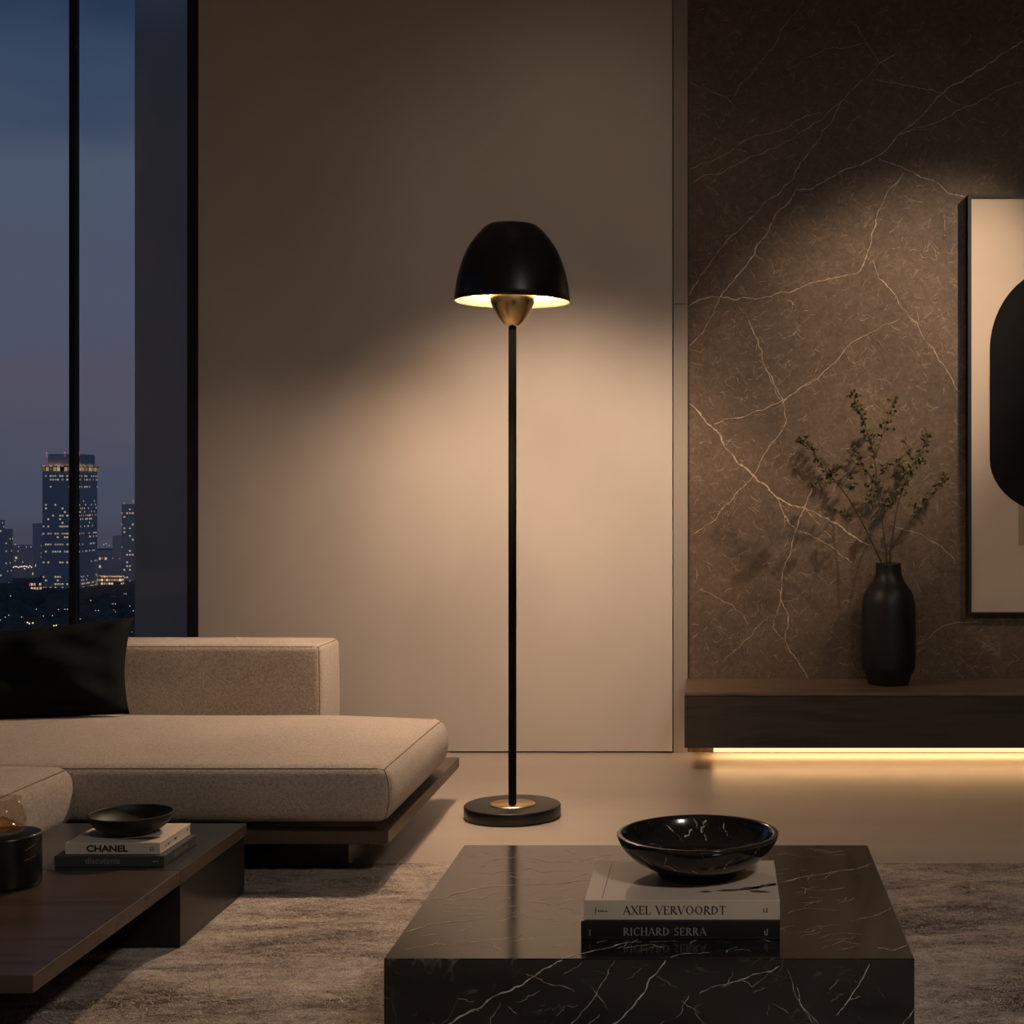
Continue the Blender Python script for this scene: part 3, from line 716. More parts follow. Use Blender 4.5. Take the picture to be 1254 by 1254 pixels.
flat_marks('spine_mark', [rect(0, .0016, 0, .009), rect(0, .0035, 0, .0012), rect(.0055, .0071, 0, .009), rect(.0036, .0071, 0, .0012)], (PX(184, Dc), Dc-0.0006, zb1+0.007), (1, 0, 0), (0, 0, 1), M['ink_dark'], b2)
xR = PX(196, Dc)
flat_marks('side_mark', [rect(.03, .036, .004, .008), rect(.045, .055, .005, .009), rect(.06, .064, .005, .009), rect(.085, .10, .006, .011), rect(.165, .171, .008, .014)],
           (xR+0.0002, Dc, zb1+0.004), (0, 1, 0), (0, 0, 1), M['ink_dark'], b2)
flat_marks('cover_print', [[(-.010, .030), (.055, .028), (.070, .046), (.045, .055), (.01, .045)], [(-.03, .034), (-.01, .030), (-.006, .036)]], (xR-0.085, Dc, zb2+0.0005), (1, 0, 0), (0, 1, 0), M['ink_print'], b2)

def bowl_prof(R, hgt, foot_r, foot_h, wall, flat=0.45, lip=0.0, n=14, curve=2.2):
    """outer profile up, over the lip, and the inside back down"""
    o = [(0, 0), (foot_r*0.98, 0), (foot_r, foot_h*0.3), (foot_r*0.97, foot_h)] if foot_h else [(0, 0)]
    r0 = foot_r*(0.98 if foot_h else 0.9)
    for i in range(n+1):
        t = i/n; a_ = t*PI/2
        o.append((r0+(R-r0)*math.sin(a_)**(2/curve), foot_h+(hgt-foot_h)*(1-math.cos(a_)**(2/curve))))
    ri = R-wall
    o += [(R-wall*0.25, hgt+lip), (ri+wall*0.2, hgt+lip)]
    r1 = r0*0.55
    for i in range(n, -1, -1):
        t = i/n; a_ = t*PI/2
        o.append((r1+(ri-r1)*math.sin(a_)**(2/curve), foot_h+wall+(hgt-foot_h-wall)*(1-math.cos(a_)**(2/curve))))
    o.append((0, foot_h+wall*0.95))
    return o
Dl = 3.36
R1 = 50*Dl/F; h1 = PZ(995, Dl)-zb2
bw = obj('bowl', lathe(bowl_prof(R1, h1, R1*0.42, 0.0015, 0.0035, curve=1.75), 72, (0, 0, 0)), M['matte_black'], None, True, (PX(160.5, Dl), Dl, zb2+0.0003))
tag(bw, 'shallow matte black ceramic bowl on the cream book on the low table', 'bowl')

# ---- dark stone canister with the tumbler on top
Dk = 3.10; cxk = PX(8, Dk); rk = 40*Dk/F; hk = PZ(1020, Dk)-zt
bm = lathe([(0, 0), (rk*.93, 0), (rk*.985, .004), (rk, .012), (rk, hk-.006), (rk*.985, hk-.001), (rk*.95, hk), (0, hk)], 72, (0, 0, 0))
rk_ = random.Random(5)
for (a0, z0_, a1, z1_) in ((-34, .080, -14, .088), (-36, .060, -12, .064)):
    pts = fractal([(a0+(a1-a0)*t, z0_+(z1_-z0_)*t) for t in (0, .3, .6, 1)], 0.0, 2, rk_)
    def mp_(p):
        a_ = math.radians(p.x); return ((rk+.0005)*math.cos(a_), (rk+.0005)*math.sin(a_), p.y)
    nn = len(pts)
    Lv = [(bm.verts.new(mp_(p+Vector((0, .0004)))), bm.verts.new(mp_(p-Vector((0, .0004))))) for p in pts]
    for q in range(nn-1):
        f = bm.faces.new((Lv[q][0], Lv[q+1][0], Lv[q+1][1], Lv[q][1])); f.material_index = 1
cn = obj('canister', bm, [M['marble_canister'], M['vein_table']], None, True, (cxk, Dk, zt+0.0003))
tag(cn, 'black marble canister with a few pale veins on the low table, left frame edge', 'canister')
zk = zt+hk+0.0006
gx = PX(4, Dk); rg = 27*Dk/F; hg = PZ(977, Dk)-zk
gt = thing('tumbler', 'stemless smoked glass with amber base standing on the black canister', 'glass', (gx, Dk, zk))
prof = [(0, 0), (rg*.80, 0), (rg*.93, hg*.10), (rg, hg*.35), (rg*.97, hg*.6), (rg*.76, hg), (rg*.735, hg), (rg*.93, hg*.6), (rg*.96, hg*.35), (rg*.88, hg*.14), (0, hg*.10)]
def dense(p, n=4):
    o = []
    for a_, b_ in zip(p, p[1:]):
        for i in range(n): o.append((a_[0]+(b_[0]-a_[0])*i/n, a_[1]+(b_[1]-a_[1])*i/n))
    return o+[p[-1]]
obj('glass_body', lathe(prof, 56), M['tumbler_glass'], gt, True, (0, 0, 0))
lq = obj('amber_base', lathe([(0, hg*.12), (rg*.80, hg*.12), (rg*.78, hg*.18), (rg*.30, hg*.36), (rg*.12, hg*.44), (0, hg*.45)], 40), M['amber'], gt, True, (0, 0, 0))
bm = bmesh.new(); add_tube(bm, [(rg*.05, -rg*.2, hg*.5), (rg*.66, -rg*.3, hg*.24)], .0009, 6)
obj('stirrer', bm, M['wick_wire'], gt, True, (0, 0, 0))

# ================================================================== MARBLE COFFEE TABLE
zm = 0.32
Ym0, Ym1 = (H-zm)*F/(1174-HY), (H-zm)*F/(1035-HY)
Xm0, Xm1 = PX(470, Ym0), PX(1120, Ym0)
bm = box(Xm0, Xm1, Ym0, Ym1, RT+0.001, zm, bevel=0.0012)
z5 = lambda pts: [(460+x/1.844, 970+y/1.844) for x, y in pts]
rt = random.Random(21)
top_v = [([(115,246),(190,228),(260,213),(310,210),(400,207),(470,199)], 1.5), ([(60,318),(120,300),(190,292),(236,286)], 1.6),
 ([(1122,162),(1050,178),(980,190),(915,204)], 2.0), ([(280,150),(330,146),(400,160),(470,152),(540,140)], 1.0), ([(120,240),(180,244),(260,238)], .9),
 ([(420,376),(480,362),(545,345),(600,338)], 1.6), ([(665,374),(690,366),(760,362)], 1.3), ([(150,345),(230,338),(330,322)], .8), ([(340,170),(380,182),(440,178)], .8),
 ([(960,215),(1000,224),(1060,216)], .8), ([(1130,352),(1170,358),(1200,346)], 1.1), ([(1000,330),(1060,318),(1100,322)], .8), ([(930,275),(980,262),(1050,268)], .7),
 ([(1090,285),(1140,275),(1165,262)], .8), ([(200,180),(260,186),(300,176)], .7), ([(560,352),(620,344),(650,352)], .9), ([(990,130),(1030,136),(1080,128)], .7)]
for pts, w in top_v:
    p3 = []
    for u, v in z5(pts):
        D = (H-zm)*F/(v-HY); p3.append((PX(u, D), D))
    ribbon(bm, fractal(p3, 0.12, 3, rt), w*3.8/F, lambda p: (p.x, p.y, zm+0.0004), 1, rt)
for k in range(150):
    x, y = rt.uniform(Xm0+.02, Xm1-.07), rt.uniform(Ym0+.02, Ym1-.03); l_ = rt.uniform(.015, .05); a_ = rt.gauss(.15, .35)
    p3 = [(x+l_*t*math.cos(a_), y+l_*t*math.sin(a_)*2+rt.uniform(-.006, .006)) for t in (0, .5, 1)]
    p3 = [(min(max(q[0], Xm0+.004), Xm1-.004), min(max(q[1], Ym0+.004), Ym1-.004)) for q in p3]
    ribbon(bm, fractal(p3, 0.2, 2, rt), .0013, lambda p: (p.x, p.y, zm+0.0004), 1, rt)
front_v = [([(165,524),(240,485),(300,450),(360,415),(400,390),(422,379)], 1.9), ([(535,524),(590,470),(620,420),(655,379)], 1.6), ([(730,455),(800,430),(860,410),(912,393)], .9),
 ([(1116,388),(1080,450),(1060,480),(1040,505)], 1.1), ([(950,440),(960,480),(985,520)], 1.0), ([(440,524),(490,470),(520,420),(540,381)], .8), ([(1215,490),(1190,524),(1170,545)], 1.3),  # last ribbon here is a painted edge highlight, the others are veins
 ([(340,410),(380,430),(450,450)], .8), ([(930,400),(955,470),(1000,524)], .6), ([(690,470),(720,490),(740,524)], .6), ([(780,440),(830,425),(850,440),(900,400)], .5)]
for pts, w in front_v:
    p3 = [(PX(u, Ym0), PZ(v, Ym0)) for u, v in z5(pts)]
    a_, b_ = p3[0], p3[1]
    if a_[1] < PZ(1250, Ym0):                  # run on down the face, below the frame
        d = Vector(a_)-Vector(b_); p3 = [tuple(Vector(a_)+d*1.5)]+p3
    ribbon(bm, [Vector((q.x, max(q.y, RT+.01))) for q in fractal(p3, 0.10, 3, rt)], w*Ym0/F, lambda p: (p.x, Ym0-0.0004, p.y), 1, rt)
for k in range(60):
    x, z = rt.uniform(Xm0+.02, Xm1-.05), rt.uniform(.1, zm-.02); l_ = rt.uniform(.012, .04); a_ = rt.choice((.6, .9, -.7))+rt.gauss(0, .3)
    p3 = [(x+l_*t*math.cos(a_), min(zm-.003, z+l_*t*math.sin(a_))) for t in (0, .5, 1)]
    ribbon(bm, fractal(p3, 0.2, 2, rt), .0006, lambda p: (p.x, Ym0-0.0004, p.y), 1, rt)
ct = obj('coffee_table', bm, [M['marble_table'], M['vein_table']])
tag(ct, 'square block coffee table of dark veined marble standing on the rug', 'table')

# ---- books and bowl on it
Dk1 = (H-zm)*F/(1151-HY); za = zm+0.0285
k1 = book('book', 'black hardcover book with grey serif title lying on the marble coffee table', PX(711.5, Dk1), PX(955, Dk1), Dk1, 2.49, zm+.0005, za, M['cover_black'])
serif_text('title', 'RICHARD SERRA', 0.0118, (PX(763, Dk1), Dk1-.0006, PZ(1145.5, Dk1)), (1, 0, 0), (0, 0, 1), M['ink_grey'], k1, (865-763)*Dk1/F)
flat_marks('spine_mark', [rect(0, .0016, 0, .007), rect(.0035, .005, .001, .010), [(0, 0), (.004, .0), (.004, .0016), (0, .0016)], rect(-.262, -.2605, 0, .009)], (PX(936, Dk1), Dk1-.0006, PZ(1145.5, Dk1)), (1, 0, 0), (0, 0, 1), M['ink_grey'], k1)
Dk2 = (H-za)*F/(1127-HY); zb = za+0.0300
k2 = book('book', 'thick stone beige hardcover book with dark serif title, on the black book', PX(715, Dk2), PX(955, Dk2), Dk2, 2.507, za+.0005, zb, M['cover_stone'])
serif_text('title', 'AXEL VERVOORDT', 0.0125, (PX(763, Dk2), Dk2-.0006, PZ(1119.5, Dk2)), (1, 0, 0), (0, 0, 1), M['ink_dark'], k2, (889-763)*Dk2/F)
flat_marks('spine_mark', [rect(0, .0012, 0, .010), rect(.004, .006, .003, .006), rect(.0075, .0095, .003, .0055), rect(.0105, .013, .003, .005), rect(.0145, .018, .003, .0045),
                          rect(.252, .2535, .002, .008), rect(.2555, .258, .002, .0035), rect(.257, .2582, .002, .009)], (PX(729, Dk2), Dk2-.0006, PZ(1119, Dk2)), (1, 0, 0), (0, 0, 1), M['ink_print'], k2)
lf = []
def leafp(x, y, l_, w, a_):
    ca, sa = math.cos(a_), math.sin(a_)
    return [(x+ca*q*l_-sa*s_*w, y+sa*q*l_+ca*s_*w) for q, s_ in ((0, 0), (.3, -.5), (.65, -.42), (1, 0), (.65, .42), (.3, .5))]
for (x, y, l_, w, a_) in ((-.085, .052, .05, .012, .15), (-.05, .06, .045, .016, .35), (-.035, .052, .035, .012, -.2), (-.09, .05, -.022, .010, .2), (-.02, .075, .045, .013, .5), (-.005, .085, .03, .01, .2), (-.03, .06, .03, .010, .9)):
    lf.append(leafp(x-.012, y, l_, w, a_))
xr2 = PX(955, Dk2)
lf = [[(min(a_, -.002), b_) for a_, b_ in p] for p in lf]
flat_marks('cover_print', lf, (xr2, Dk2, zb+.0004), (1, 0, 0), (0, 1, 0), M['ink_print'], k2)
flat_marks('cover_hinge', [rect(.026, .0272, .006, .22)], (PX(715, Dk2), Dk2, zb+.0004), (1, 0, 0), (0, 1, 0), M['ink_print'], k2)
Dbw = 2.415
R2 = 99*Dbw/F; h2 = PZ(1019, Dbw)-zb
def mb_prof():
    fr, fh = R2*0.49, 0.0105
    o = [(0, 0), (fr*.97, 0), (fr, .002), (fr*.985, fh), (fr*1.02, fh+.0015)]
    for r, z in ((.62, .23), (.72, .33), (.82, .46), (.90, .61), (.955, .76), (.985, .88), (1.0, .97)): o.append((R2*r, h2*z))
    o += [(R2*.998, h2*.99), (R2*.985, h2), (R2*.945, h2), (R2*.93, h2*.985)]
    for r, z in ((.91, .90), (.87, .76), (.80, .62), (.70, .50), (.58, .42), (.44, .38), (.25, .36), (0, .355)): o.append((R2*r, h2*z))
    return o
bm = lathe(mb_prof(), 96)
rb = random.Random(8)
prof = mb_prof()
def bowl_pt(p, inner):                           # angle (deg), relative height -> a point on the bowl wall
    z = p.y*h2; seg = [(a_, b_) for a_, b_ in zip(prof, prof[1:])]
    cand = seg[5:12] if not inner else seg[15:22]
    r = R2
    for a_, b_ in cand:
        if min(a_[1], b_[1]) <= z <= max(a_[1], b_[1]) and abs(a_[1]-b_[1]) > 1e-9:
            r = a_[0]+(b_[0]-a_[0])*(z-a_[1])/(b_[1]-a_[1])
    r += -0.0007 if inner else 0.0007
    an = math.radians(p.x); return (r*math.cos(an), r*math.sin(an), z)
def bowl_vein(pts, w, inner):
    pts = [Vector(p) for p in pts]; P2 = []
    for a_, b_ in zip(pts, pts[1:]):
        for t in (0, .34, .67): P2.append(a_.lerp(b_, t)+Vector((rb.uniform(-1.2, 1.2), rb.uniform(-.03, .03))))
    P2.append(pts[-1]); P2 = [Vector((q.x, min(.93, max(.46 if inner else .27, q.y)))) for q in P2]
    prev = None
    for q in P2:
        ww = w*rb.uniform(.3, 1.3)
        c = (bm.verts.new(bowl_pt(q+Vector((ww*14, .01)), inner)), bm.verts.new(bowl_pt(q-Vector((ww*14, .01)), inner)))
        if prev: bm.faces.new((prev[0], c[0], c[1], prev[1])).material_index = 1
        prev = c
for pts, w in (([(95, .92), (91, .75), (86, .62), (82, .5)], .05), ([(88, .62), (86, .78), (84, .9)], .05), ([(118, .85), (112, .65), (108, .52)], .06), ([(70, .9), (66, .7), (62, .6)], .04),
               ([(104, .56), (100, .62), (96, .7)], .05)):
    bowl_vein(pts, w, True)
for pts, w in (([(248, .85), (244, .62), (253, .45)], .035), ([(285, .6), (278, .45)], .02), ([(298, .75), (292, .6), (294, .5)], .03), ([(318, .9), (314, .75)], .025), ([(225, .7), (232, .5)], .015), ([(265, .5), (270, .4)], .015)):
    bowl_vein(pts, w, False)
mb = obj('bowl', bm, [M['marble_bowl'], M['vein_table']], None, True, (PX(854.5, Dbw), Dbw, zb+0.0006))
tag(mb, 'wide footed black marble bowl with white veins on the stacked coffee table books', 'bowl')

# ================================================================== FLOOR LAMP
DL = FL(1000); sL = DL/F; LX = PX(627.5, DL)
lamp = thing('floor_lamp', 'black floor lamp with a domed shade and brass details, lit, beside the sofa', 'lamp', (LX, DL, 0))
def part(name, bm, m, smooth=True, parent=None): return obj(name, bm, m, parent or lamp, smooth, (0, 0, 0))
rb_ = 59*sL; hb = 15.3*sL
part('base', lathe([(0, 0.001), (rb_*.985, 0.001), (rb_, .004), (rb_, hb-.0035), (rb_*.992, hb-.0012), (rb_*.975, hb), (0, hb)], 96), M['black_metal'], True)
part('brass_collar', lathe([(0, hb), (28*sL, hb), (27.7*sL, hb+.0022), (0, hb+.0024)], 72), M['brass'], True)
rimz = H+(595-369.5)*sL; topz = H+(595-276)*sL
part('pole', lathe([(0, hb+.002), (4.9*sL, hb+.002), (4.9*sL, H+(595-398)*sL), (0, H+(595-398)*sL)], 32), M['pole_black'], True)
pr = [(165, 184), (184, 211), (215, 243), (250, 273), (285, 300), (320, 324), (360, 346), (400, 365), (450, 384), (500, 400), (550, 413), (600, 424), (650, 432), (700, 438), (750, 443)]
outer = [(x/6.27*sL, topz-(y-165)/(750-165)*(topz-rimz)) for y, x in pr]
th = 0.003
bm = lathe([(0, topz+.001), (outer[0][0]*.97, topz+.001)]+outer+[(outer[-1][0]-th*.5, rimz)], 96)
shade = part('shade', bm, M['black_metal'])
inner = [(r-th, z-(th if z > topz-.05 else 0)) for r, z in outer]
part('shade_lining', lathe([(0, topz-th)]+inner+[(outer[-1][0]-th*.5, rimz-.0002)], 96), M['shade_white'], True, shade)
eg = [(565, 50, 940), (0, 66, 925), (0, 86, 903), (0, 102, 880), (0, 120, 850), (0, 137, 820), (0, 152, 790), (0, 164, 760), (0, 173, 730), (0, 178, 690), (0, 176, 640), (0, 168, 590), (0, 150, 545), (0, 110, 515)]
eb = [(r/6.27*sL, H+(595-(250+y/6.27))*sL) for _, r, y in eg]
part('brass_diffuser', lathe([(0, eb[0][1])]+eb+[(0, eb[-1][1]+.002)], 72), M['brass'])
# glowing ring lamp between diffuser and shade
RM, rm, zr = 0.122, 0.007, rimz+0.023
bm = bmesh.new(); n1, n2 = 72, 12
g = [[bm.verts.new(((RM+rm*math.cos(2*PI*j/n2))*math.cos(2*PI*i/n1), (RM+rm*math.cos(2*PI*j/n2))*math.sin(2*PI*i/n1), zr+rm*math.sin(2*PI*j/n2))) for j in range(n2)] for i in range(n1)]
for i in range(n1):
    for j in range(n2): bm.faces.new((g[i][j], g[(i+1) % n1][j], g[(i+1) % n1][(j+1) % n2], g[i][(j+1) % n2]))
part('ring_bulb', bm, M['bulb'])
LC = (1.0, 0.70, 0.475)
def lamp_spot(name, dx, dy, direction, power, angle, blend):
    p = Vector((LX+dx, DL+dy, rimz-0.012))
    o = spot(name, p, p+Vector(direction), power, angle, blend, LC, 0.02)
lamp_spot('shade_light_rear', 0.0, 0.14, (0, 1, -0.70), 38, 100, 0.85)
for k in range(4):
    an = PI/4+PI/2*k
    lamp_spot('shade_light', 0.15*math.cos(an), 0.15*math.sin(an), (0.62*math.cos(an), 0.62*math.sin(an), -1), (13, 24, 56, 16)[k], 112, 0.7)

# ================================================================== CONSOLE, VASE, PICTURE
zc = PZ(848, DC); zcb = PZ(916, DC)
xc0 = PX(838.3, DC)
con = thing('wall_console', 'long floating dark oak console under the marble wall, lit from below', 'console', (1.2, (DC+DM)/2, zcb))
obj('body', box(xc0, 2.6, DC, DM-0.002, zcb, zc-0.012), M['console_shaded_front'], con)
obj('top_board', box(xc0-.0005, 2.6, DC-0.002, DM-0.002, zc-0.011, zc, bevel=0.001), M['console_lit_top'], con)
la = bpy.data.lights.new('console_light', 'AREA'); la.shape = 'RECTANGLE'; la.size = 2.35; la.size_y = 0.05; la.energy = 7.0; la.color = (1.0, 0.56, 0.24)
lo = bpy.data.objects.new('console_light', la); C.objects.link(lo); lo.location = (xc0+0.10+1.175, DM-0.09, zcb-0.004)
obj('light_strip', box(xc0+0.10, 2.55, DM-0.016, DM-0.004, 0.003, 0.020), M['led'], con)

DV = 5.515; sV = DV/F; VX = PX(1088, DV)
vp = [(1125, 150), (1118, 168), (1095, 180), (1050, 190), (1000, 215), (975, 226), (940, 231), (850, 233), (700, 234), (550, 232), (450, 228), (400, 222), (350, 211), (300, 187), (270, 165), (240, 143), (210, 126), (180, 115), (150, 109), (110, 107), (85, 108), (76, 108)]
vo = [(r/6.967*sV, zc+(1119-min(y, 1119))/6.967*sV*(838.5-691)/((1119-76)/6.967)) for y, r in vp]
hv = vo[-1][1]-zc
prof = [(0, 0)]+[(r, z-zc) for r, z in vo]
prof[1] = (prof[1][0], 0.0)
rim = prof[-1]
prof += [(rim[0]*.96, hv+.002), (rim[0]*.82, hv+.002), (rim[0]*.80, hv-.01), (rim[0]*.80, hv-.08), (rim[0]*1.5, hv-.16), (rim[0]*1.7, .05), (0, .04)]
vase = obj('vase', lathe(prof, 72), M['vase'], None, True, (VX, DV, zc+0.0004))
tag(vase, 'tall matte black bottle vase standing on the wall console', 'vase')

vz = zc+hv
def branch(label, ctrl, twigs, leaf_n, seed, leaf_from=0.45, rad=0.0032):
    """ctrl: (px u, px v, depth offset) from the mouth of the vase to the tip"""
    rd = random.Random(seed)
    P = [Vector((PX(u, DV+d), DV+d, PZ(v, DV+d))) for u, v, d in ctrl]
    root = thing('leafy_branch', label, 'branch', P[0], 'branches in the black vase')
    def spline(P, n=8):
        o = []
        for i in range(len(P)-1):
            p0, p1, p2, p3 = P[max(i-1, 0)], P[i], P[i+1], P[min(i+2, len(P)-1)]
            for k in range(n):
                t = k/n
                o.append(0.5*((2*p1)+(p2-p0)*t+(2*p0-5*p1+4*p2-p3)*t*t+(3*p1-p0-3*p2+p3)*t**3))
        return o+[P[-1]]
    st = bmesh.new(); path = spline(P)
    inside = [P[0]+Vector((VX-P[0].x, DV-P[0].y, 0))*0.6+Vector((0, 0, -.14))]
    full = inside+path
    add_tube(st, full, [rad*(1-0.75*i/len(full)) for i in range(len(full))], 6)
    twpaths = [(path, leaf_from)]
    for tw in twigs:
        tp = spline([Vector((PX(u, DV+d), DV+d, PZ(v, DV+d))) for u, v, d in tw], 6)
        add_tube(st, tp, [rad*0.5*(1-0.7*i/len(tp)) for i in range(len(tp))], 5); twpaths.append((tp, 0.25))
    lv = bmesh.new()
    def leaf(p, d, up, l_, w):
        d = d.normalized(); s = d.cross(up)
        if s.length < 1e-4: s = Vector((1, 0, 0))
        s.normalize(); n = s.cross(d)
        pts = [(0, 0, 0), (.3, .5, .10), (.65, .45, .10), (1, 0, -.05), (.65, -.45, .10), (.3, -.5, .10)]
        v = [lv.verts.new(p+d*(a_*l_)+s*(b_*w)+n*(c_*w)) for a_, b_, c_ in pts]
        lv.faces.new((v[0], v[1], v[2], v[3])); lv.faces.new((v[0], v[3], v[4], v[5]))
    tot = sum(len(p) for p, _ in twpaths)
    for p, fr in twpaths:
        n = max(4, int(leaf_n*len(p)/tot))
        for k in range(n):
            t = fr+(1-fr)*(k+rd.random())/n; i = min(int(t*(len(p)-1)), len(p)-2)
            q = p[i].lerp(p[i+1], t*(len(p)-1)-i); ax = (p[i+1]-p[i]).normalized()
            # short side shoot with two to four leaves
            sd = (ax*rd.uniform(.2, .9)+Vector((rd.gauss(0, 1), rd.gauss(0, .7), rd.gauss(.1, .7)))).normalized()
            sl = rd.uniform(.006, .034)*(1.15-.4*t)
            e = q+sd*sl
            add_tube(st, [q, q+sd*sl*.5+Vector((0, 0, .001)), e], [.0007, .0006, .0004], 4)
            for m_ in range(rd.choice((2, 3, 3, 4))):
                f = rd.uniform(.35, 1.0)
                ld = (sd*.8+Vector((rd.gauss(0, .8), rd.gauss(0, .6), rd.gauss(0, .7))))
                leaf(q+sd*sl*f, ld, Vector((rd.gauss(0, .5), -1, rd.gauss(.4, .5))), rd.uniform(.010, .019), rd.uniform(.007, .0115))
    obj('stem', st, M['bark'], root, True)
    obj('leaves', lv, M['leaf'], root)
z4 = lambda pts: [(960+x/5.227, 460+y/5.227, d) for x, y, d in pts]
branch('leafy branch leaning furthest left out of the black vase', z4([(628, 1204, 0), (560, 1060, -.01), (470, 880, -.03), (380, 740, -.05), (290, 630, -.06), (205, 520, -.07), (150, 435, -.08), (115, 405, -.08)]),
       [z4([(400, 770, -.04), (425, 720, -.05), (420, 650, -.06)]), z4([(330, 680, -.05), (260, 690, -.06), (195, 695, -.07)]), z4([(300, 640, -.06), (340, 610, -.07), (360, 585, -.08)]), z4([(480, 900, -.03), (400, 900, -.05), (290, 865, -.06)])], 105, 1, 0.52)
branch('tallest leafy branch standing upright in the black vase', z4([(660, 1204, 0), (645, 1060, 0), (620, 880, .01), (598, 720, .01), (580, 540, .01), (545, 400, .0), (510, 290, -.01), (470, 200, -.02), (440, 110, -.02)]),
       [z4([(587, 520, .01), (625, 400, .02), (655, 310, .03), (690, 200, .03), (705, 180, .03)]), z4([(590, 695, .01), (540, 630, -.01), (480, 540, -.03), (430, 475, -.03)]), z4([(615, 640, .02), (640, 600, .03), (670, 570, .04)]), z4([(570, 870, .01), (555, 780, -.01), (550, 700, -.02)])], 130, 2, 0.48)
branch('leafy branch leaning right in the black vase, beside the tallest', z4([(672, 1204, 0), (690, 1060, .01), (715, 900, .02), (740, 790, .03), (790, 650, .04), (840, 540, .05), (895, 455, .05), (935, 370, .05)]),
       [z4([(712, 880, .02), (680, 830, .03), (650, 790, .04)]), z4([(780, 680, .04), (750, 600, .03), (725, 545, .02)]), z4([(830, 555, .05), (805, 500, .04), (780, 440, .04)]), z4([(830, 560, .05), (870, 545, .06), (910, 540, .06)])], 90, 3, 0.45)
branch('thin sparse branch leaning furthest right out of the black vase', z4([(684, 1204, 0), (690, 1110, .01), (750, 1020, .02), (820, 920, .04), (880, 840, .05), (950, 760, .06), (1020, 680, .07), (1040, 640, .07)]),
       [z4([(840, 900, .04), (835, 850, .04), (830, 820, .05)])], 34, 4, 0.5, 0.0020)

# ---- picture
DA = DM-0.045
xa0, xa1 = PX(1185.5, DA), PX(1420, DA); za0, za1 = PZ(752, DA), PZ(238, DA)
pic = thing('framed_picture', 'black framed beige abstract with a black rounded shape hung on the marble wall', 'picture', ((xa0+xa1)/2, DA, za0))
fw = 4.2*DA/F
bm = bmesh.new()
add_box(bm, xa0, xa0+fw, DA, DM-.004, za0, za1); add_box(bm, xa1-fw, xa1, DA, DM-.004, za0, za1)
add_box(bm, xa0+fw, xa1-fw, DA, DM-.004, za0, za0+fw*.55); add_box(bm, xa0+fw, xa1-fw, DA, DM-.004, za1-fw, za1)
obj('frame', bm, M['window_frame'], pic)
yc = DA+0.006
cv = obj('canvas', box(xa0+fw, xa1-fw, yc, yc+.02, za0+fw*.55, za1-fw), M['canvas'], pic)
pts = []
for i in range(25): a_ = PI*i/24; pts.append((1297-85*math.cos(a_), 430-102*math.sin(a_)))
for i in range(25): a_ = PI*i/24; pts.append((1297+85*math.cos(a_), 562+68*math.sin(a_)))
bm = bmesh.new(); fv = [bm.verts.new((PX(u, yc), yc-.0008, PZ(v, yc))) for u, v in pts]; bm.faces.new(fv)
r_ = bmesh.ops.extrude_face_region(bm, geom=bm.faces[:])
for v in r_['geom']:
    if isinstance(v, bmesh.types.BMVert): v.co.y += .0007
obj('black_shape', bm, M['art_black'], cv, loc=(0, 0, 0))
obj('tan_block', box(PX(1247, yc), PX(1347, yc), yc-.0006, yc-.0001, PZ(668, yc), PZ(600, yc)), M['art_tan'], cv, loc=(0, 0, 0))

# ================================================================== CITY BEYOND THE WINDOW
GZ = H-58.0
M['ground'] = noisy('dark_parkland', (0.12, 0.13, 0.13), (0.2, 0.21, 0.21), (.02, .02, .02), 2, 5, rough=0.9)
M['treetop'] = noisy('night_foliage', (0.20, 0.19, 0.15), (0.32, 0.30, 0.24), (.1, .1, .1), 2, 5, rough=0.95, spec=0.1)
struct('ground', box(-1500, 600, 80, 1400, GZ-2, GZ), M['ground'])
bm = bmesh.new(); rc = random.Random(2)
for k in range(800):
    D = rc.uniform(430, 765); u = rc.uniform(-480, 620); x = PX(u, D); r = rc.uniform(3.0, 6.0)
    mtx = Matrix.Translation((x, D, GZ+r*.55)) @ Matrix.Diagonal((r*rc.uniform(1, 1.7), r, r*rc.uniform(.7, 1.1), 1))
    bmesh.ops.create_icosphere(bm, subdivisions=2, radius=1.0, matrix=mtx)
for v in bm.verts: v.co += Vector((rc.gauss(0, .35), rc.gauss(0, .35), rc.gauss(0, .35)))
tp = obj('tree_canopy', bm, M['treetop'])
tag(tp, 'dark mass of city trees below the window', 'trees', kind='stuff')

def building(label, D, u0, u1, v0, m, deep, v1=None, steps=(), crown=None, band=None, beacons=(), group='city towers in the window', roof=None):
    x0, x1 = PX(u0, D), PX(u1, D); zt_ = PZ(v0, D)
    b = thing('tower_block' if group else 'city_block', label, 'building', ((x0+x1)/2, D, GZ), group)
    bm = bmesh.new(); add_box(bm, x0, x1, D, D+deep, GZ, zt_)
    obj('facade', bm, m, b)
    for (a0, a1, vt) in steps:
        obj('upper_storeys', box(PX(a0, D), PX(a1, D), D, D+deep*.9, zt_+.05, PZ(vt, D)), m, b)
    if band: obj('lit_crown_band', box(x0-.5, x1+.5, D-.6, D+deep+.5, PZ(band[1], D), PZ(band[0], D)), M['crown'], b)
    if crown:
        obj('crown', box(PX(crown[0], D), PX(crown[1], D), D+2, D+deep-2, zt_+.02, PZ(crown[2], D), bevel=1.0), M['tower_plain'], b)
    for (u, v) in beacons:
        bm = bmesh.new(); bmesh.ops.create_icosphere(bm, subdivisions=1, radius=.33, matrix=Matrix.Translation((PX(u, D), D, PZ(v, D))))
        add_tube(bm, [(PX(u, D), D+.2, PZ(v, D)), (PX(u, D), D+.4, PZ(v+5, D))], .06, 4)
        obj('beacon', bm, M['red_light'], b)
    return b
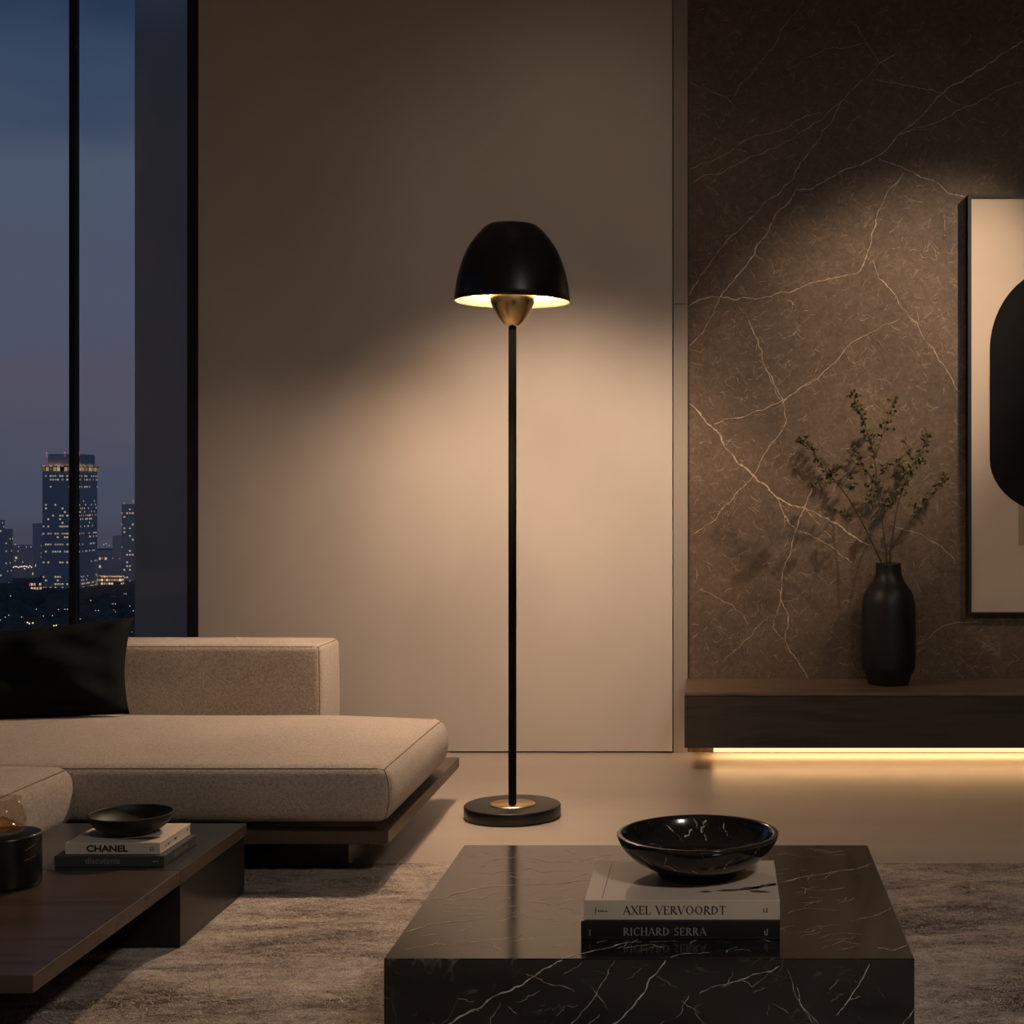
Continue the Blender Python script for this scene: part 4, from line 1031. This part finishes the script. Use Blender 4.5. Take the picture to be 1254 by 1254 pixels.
M['crown'] = tower_mat('crown_lights', (0.12, 0.09, 0.07), 2.1, 4.0, 0.12, 0.45, 0.0, 0.8, 0.9)
M['tower_plain'] = mat('tower_concrete', (0.68, 0.72, 0.80), 0.8)
M['red_light'] = emit('red_light', (1.0, 0.22, 0.2), 0.9)
M['t1'] = tower_mat('tall_tower_facade', (0.70, 0.74, 0.82), 1.35, 2.05, 0.64, 0.42, 0.45, 0.75, 0.45)  # pale body colours of the towers stand in for distance haze
M['t2'] = tower_mat('left_tower_facade', (0.74, 0.78, 0.86), 1.6, 2.4, 0.84, 0.42, 0.1, 0.5, 0.4)
M['t3'] = tower_mat('slim_tower_facade', (0.90, 0.92, 0.98), 1.6, 2.4, 0.88, 0.35, 0.1, 0.45, 0.35)
M['t4'] = tower_mat('right_tower_facade', (0.80, 0.83, 0.90), 1.7, 2.3, 0.70, 0.45, 0.2, 0.6, 0.42)
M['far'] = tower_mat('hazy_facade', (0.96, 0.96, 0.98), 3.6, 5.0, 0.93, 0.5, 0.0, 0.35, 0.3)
M['lit'] = tower_mat('lit_lowrise', (0.45, 0.36, 0.28), 1.5, 2.2, 0.28, 0.9, 0.2, 0.7, 0.6)
building('tallest tower with a glowing band below its dark crown, behind the mullion', 860, 52, 98, 570, M['t1'], 24, crown=(56, 97.5, 556), band=(570, 576.5), beacons=((57, 554.5), (79, 554), (97, 553.5)))
building('stepped dark tower at the left edge of the window', 900, -30, 8, 648, M['t2'], 8, steps=((-30, -1, 637),))
building('slim hazy tower just left of the tallest tower', 980, 40, 49, 641, M['t3'], 5)
building('tower with rows of lit windows beside the grey pier', 920, 149, 190, 617.5, M['t4'], 16, beacons=((152, 616), (163, 613)))
building('low lit building at the foot of the tallest tower', 815, 36, 48, 713, M['lit'], 3, group='low buildings in the window')
building('bright lowrise between the tallest tower and the right tower', 888, 116, 148, 705.5, M['lit'], 5, group='low buildings in the window')
building('hazy distant block left of the slim tower', 950, 14, 40, 668, M['far'], 10, group='low buildings in the window')
building('hazy distant block with a raised roof beside the right tower', 940, 112, 147.5, 674, M['far'], 10, steps=((138, 147.5, 656),), group='low buildings in the window')
M['lights'] = emit('street_lights', (1.0, 0.72, 0.45), 1.4)
M['white_lights'] = emit('white_lights', (0.9, 0.85, 0.8), 0.9)
zz = lambda pts: [(x/6.967, 600+y/6.967) for x, y in pts]
def dots(name, label, groups):
    bm = bmesh.new()
    for gi, pts in enumerate(groups):
        for (u, v, s, D) in pts:
            D = D or 51*F/(v-HY)
            n0 = len(bm.faces)
            bmesh.ops.create_icosphere(bm, subdivisions=1, radius=s*D/F, matrix=Matrix.Translation((PX(u, D), D, PZ(v, D))))
            bm.faces.ensure_lookup_table()
            for f in bm.faces[n0:]: f.material_index = gi
    o = obj(name, bm, [M['white_lights'], M['lights'], M['red_light']]); tag(o, label, 'lights', kind='stuff')
wh = [(505,905),(498,1020),(553,1018),(310,1018),(370,1075),(185,1085),(45,1085),(75,1068),(2,1110),(448,1072),(683,1005),(765,1002),(773,943),(815,1028),(840,1028),(898,1020),(962,972),(985,972),(1108,990),(1060,887),(1075,887),(1138,1030),(760,1135),(685,1100),(90,905),(575,1018)]
wa = [(290,1105),(235,1130),(280,1135),(460,1158),(480,1155),(720,1015),(300,1125),(250,1140)]
rd_ = [(515,990),(970,1025),(985,1040),(1125,1212)]
far = [(130,465),(160,485),(225,487),(265,487),(155,522),(885,465),(905,458),(932,473),(130,605),(195,615)]
fo = [(x, 655+rc.uniform(-7, 7)) for x in range(115, 280, 14)]+[(210, 672)]
fr2 = [(875,583),(912,585),(962,583),(1022,585)]
dots('city_lights', 'scatter of small street and window lights in the dark city below', [
    [(u, v, .55, None) for u, v in zz(wh)]+[(u, v, .5, 934) for u, v in zz(far)],
    [(u, v, .9, None) for u, v in zz(wa)]+[(u, v, .75, 934) for u, v in zz(fo)],
    [(u, v, .6, None) for u, v in zz(rd_)]+[(u, v, .55, 934) for u, v in zz(fr2)]])
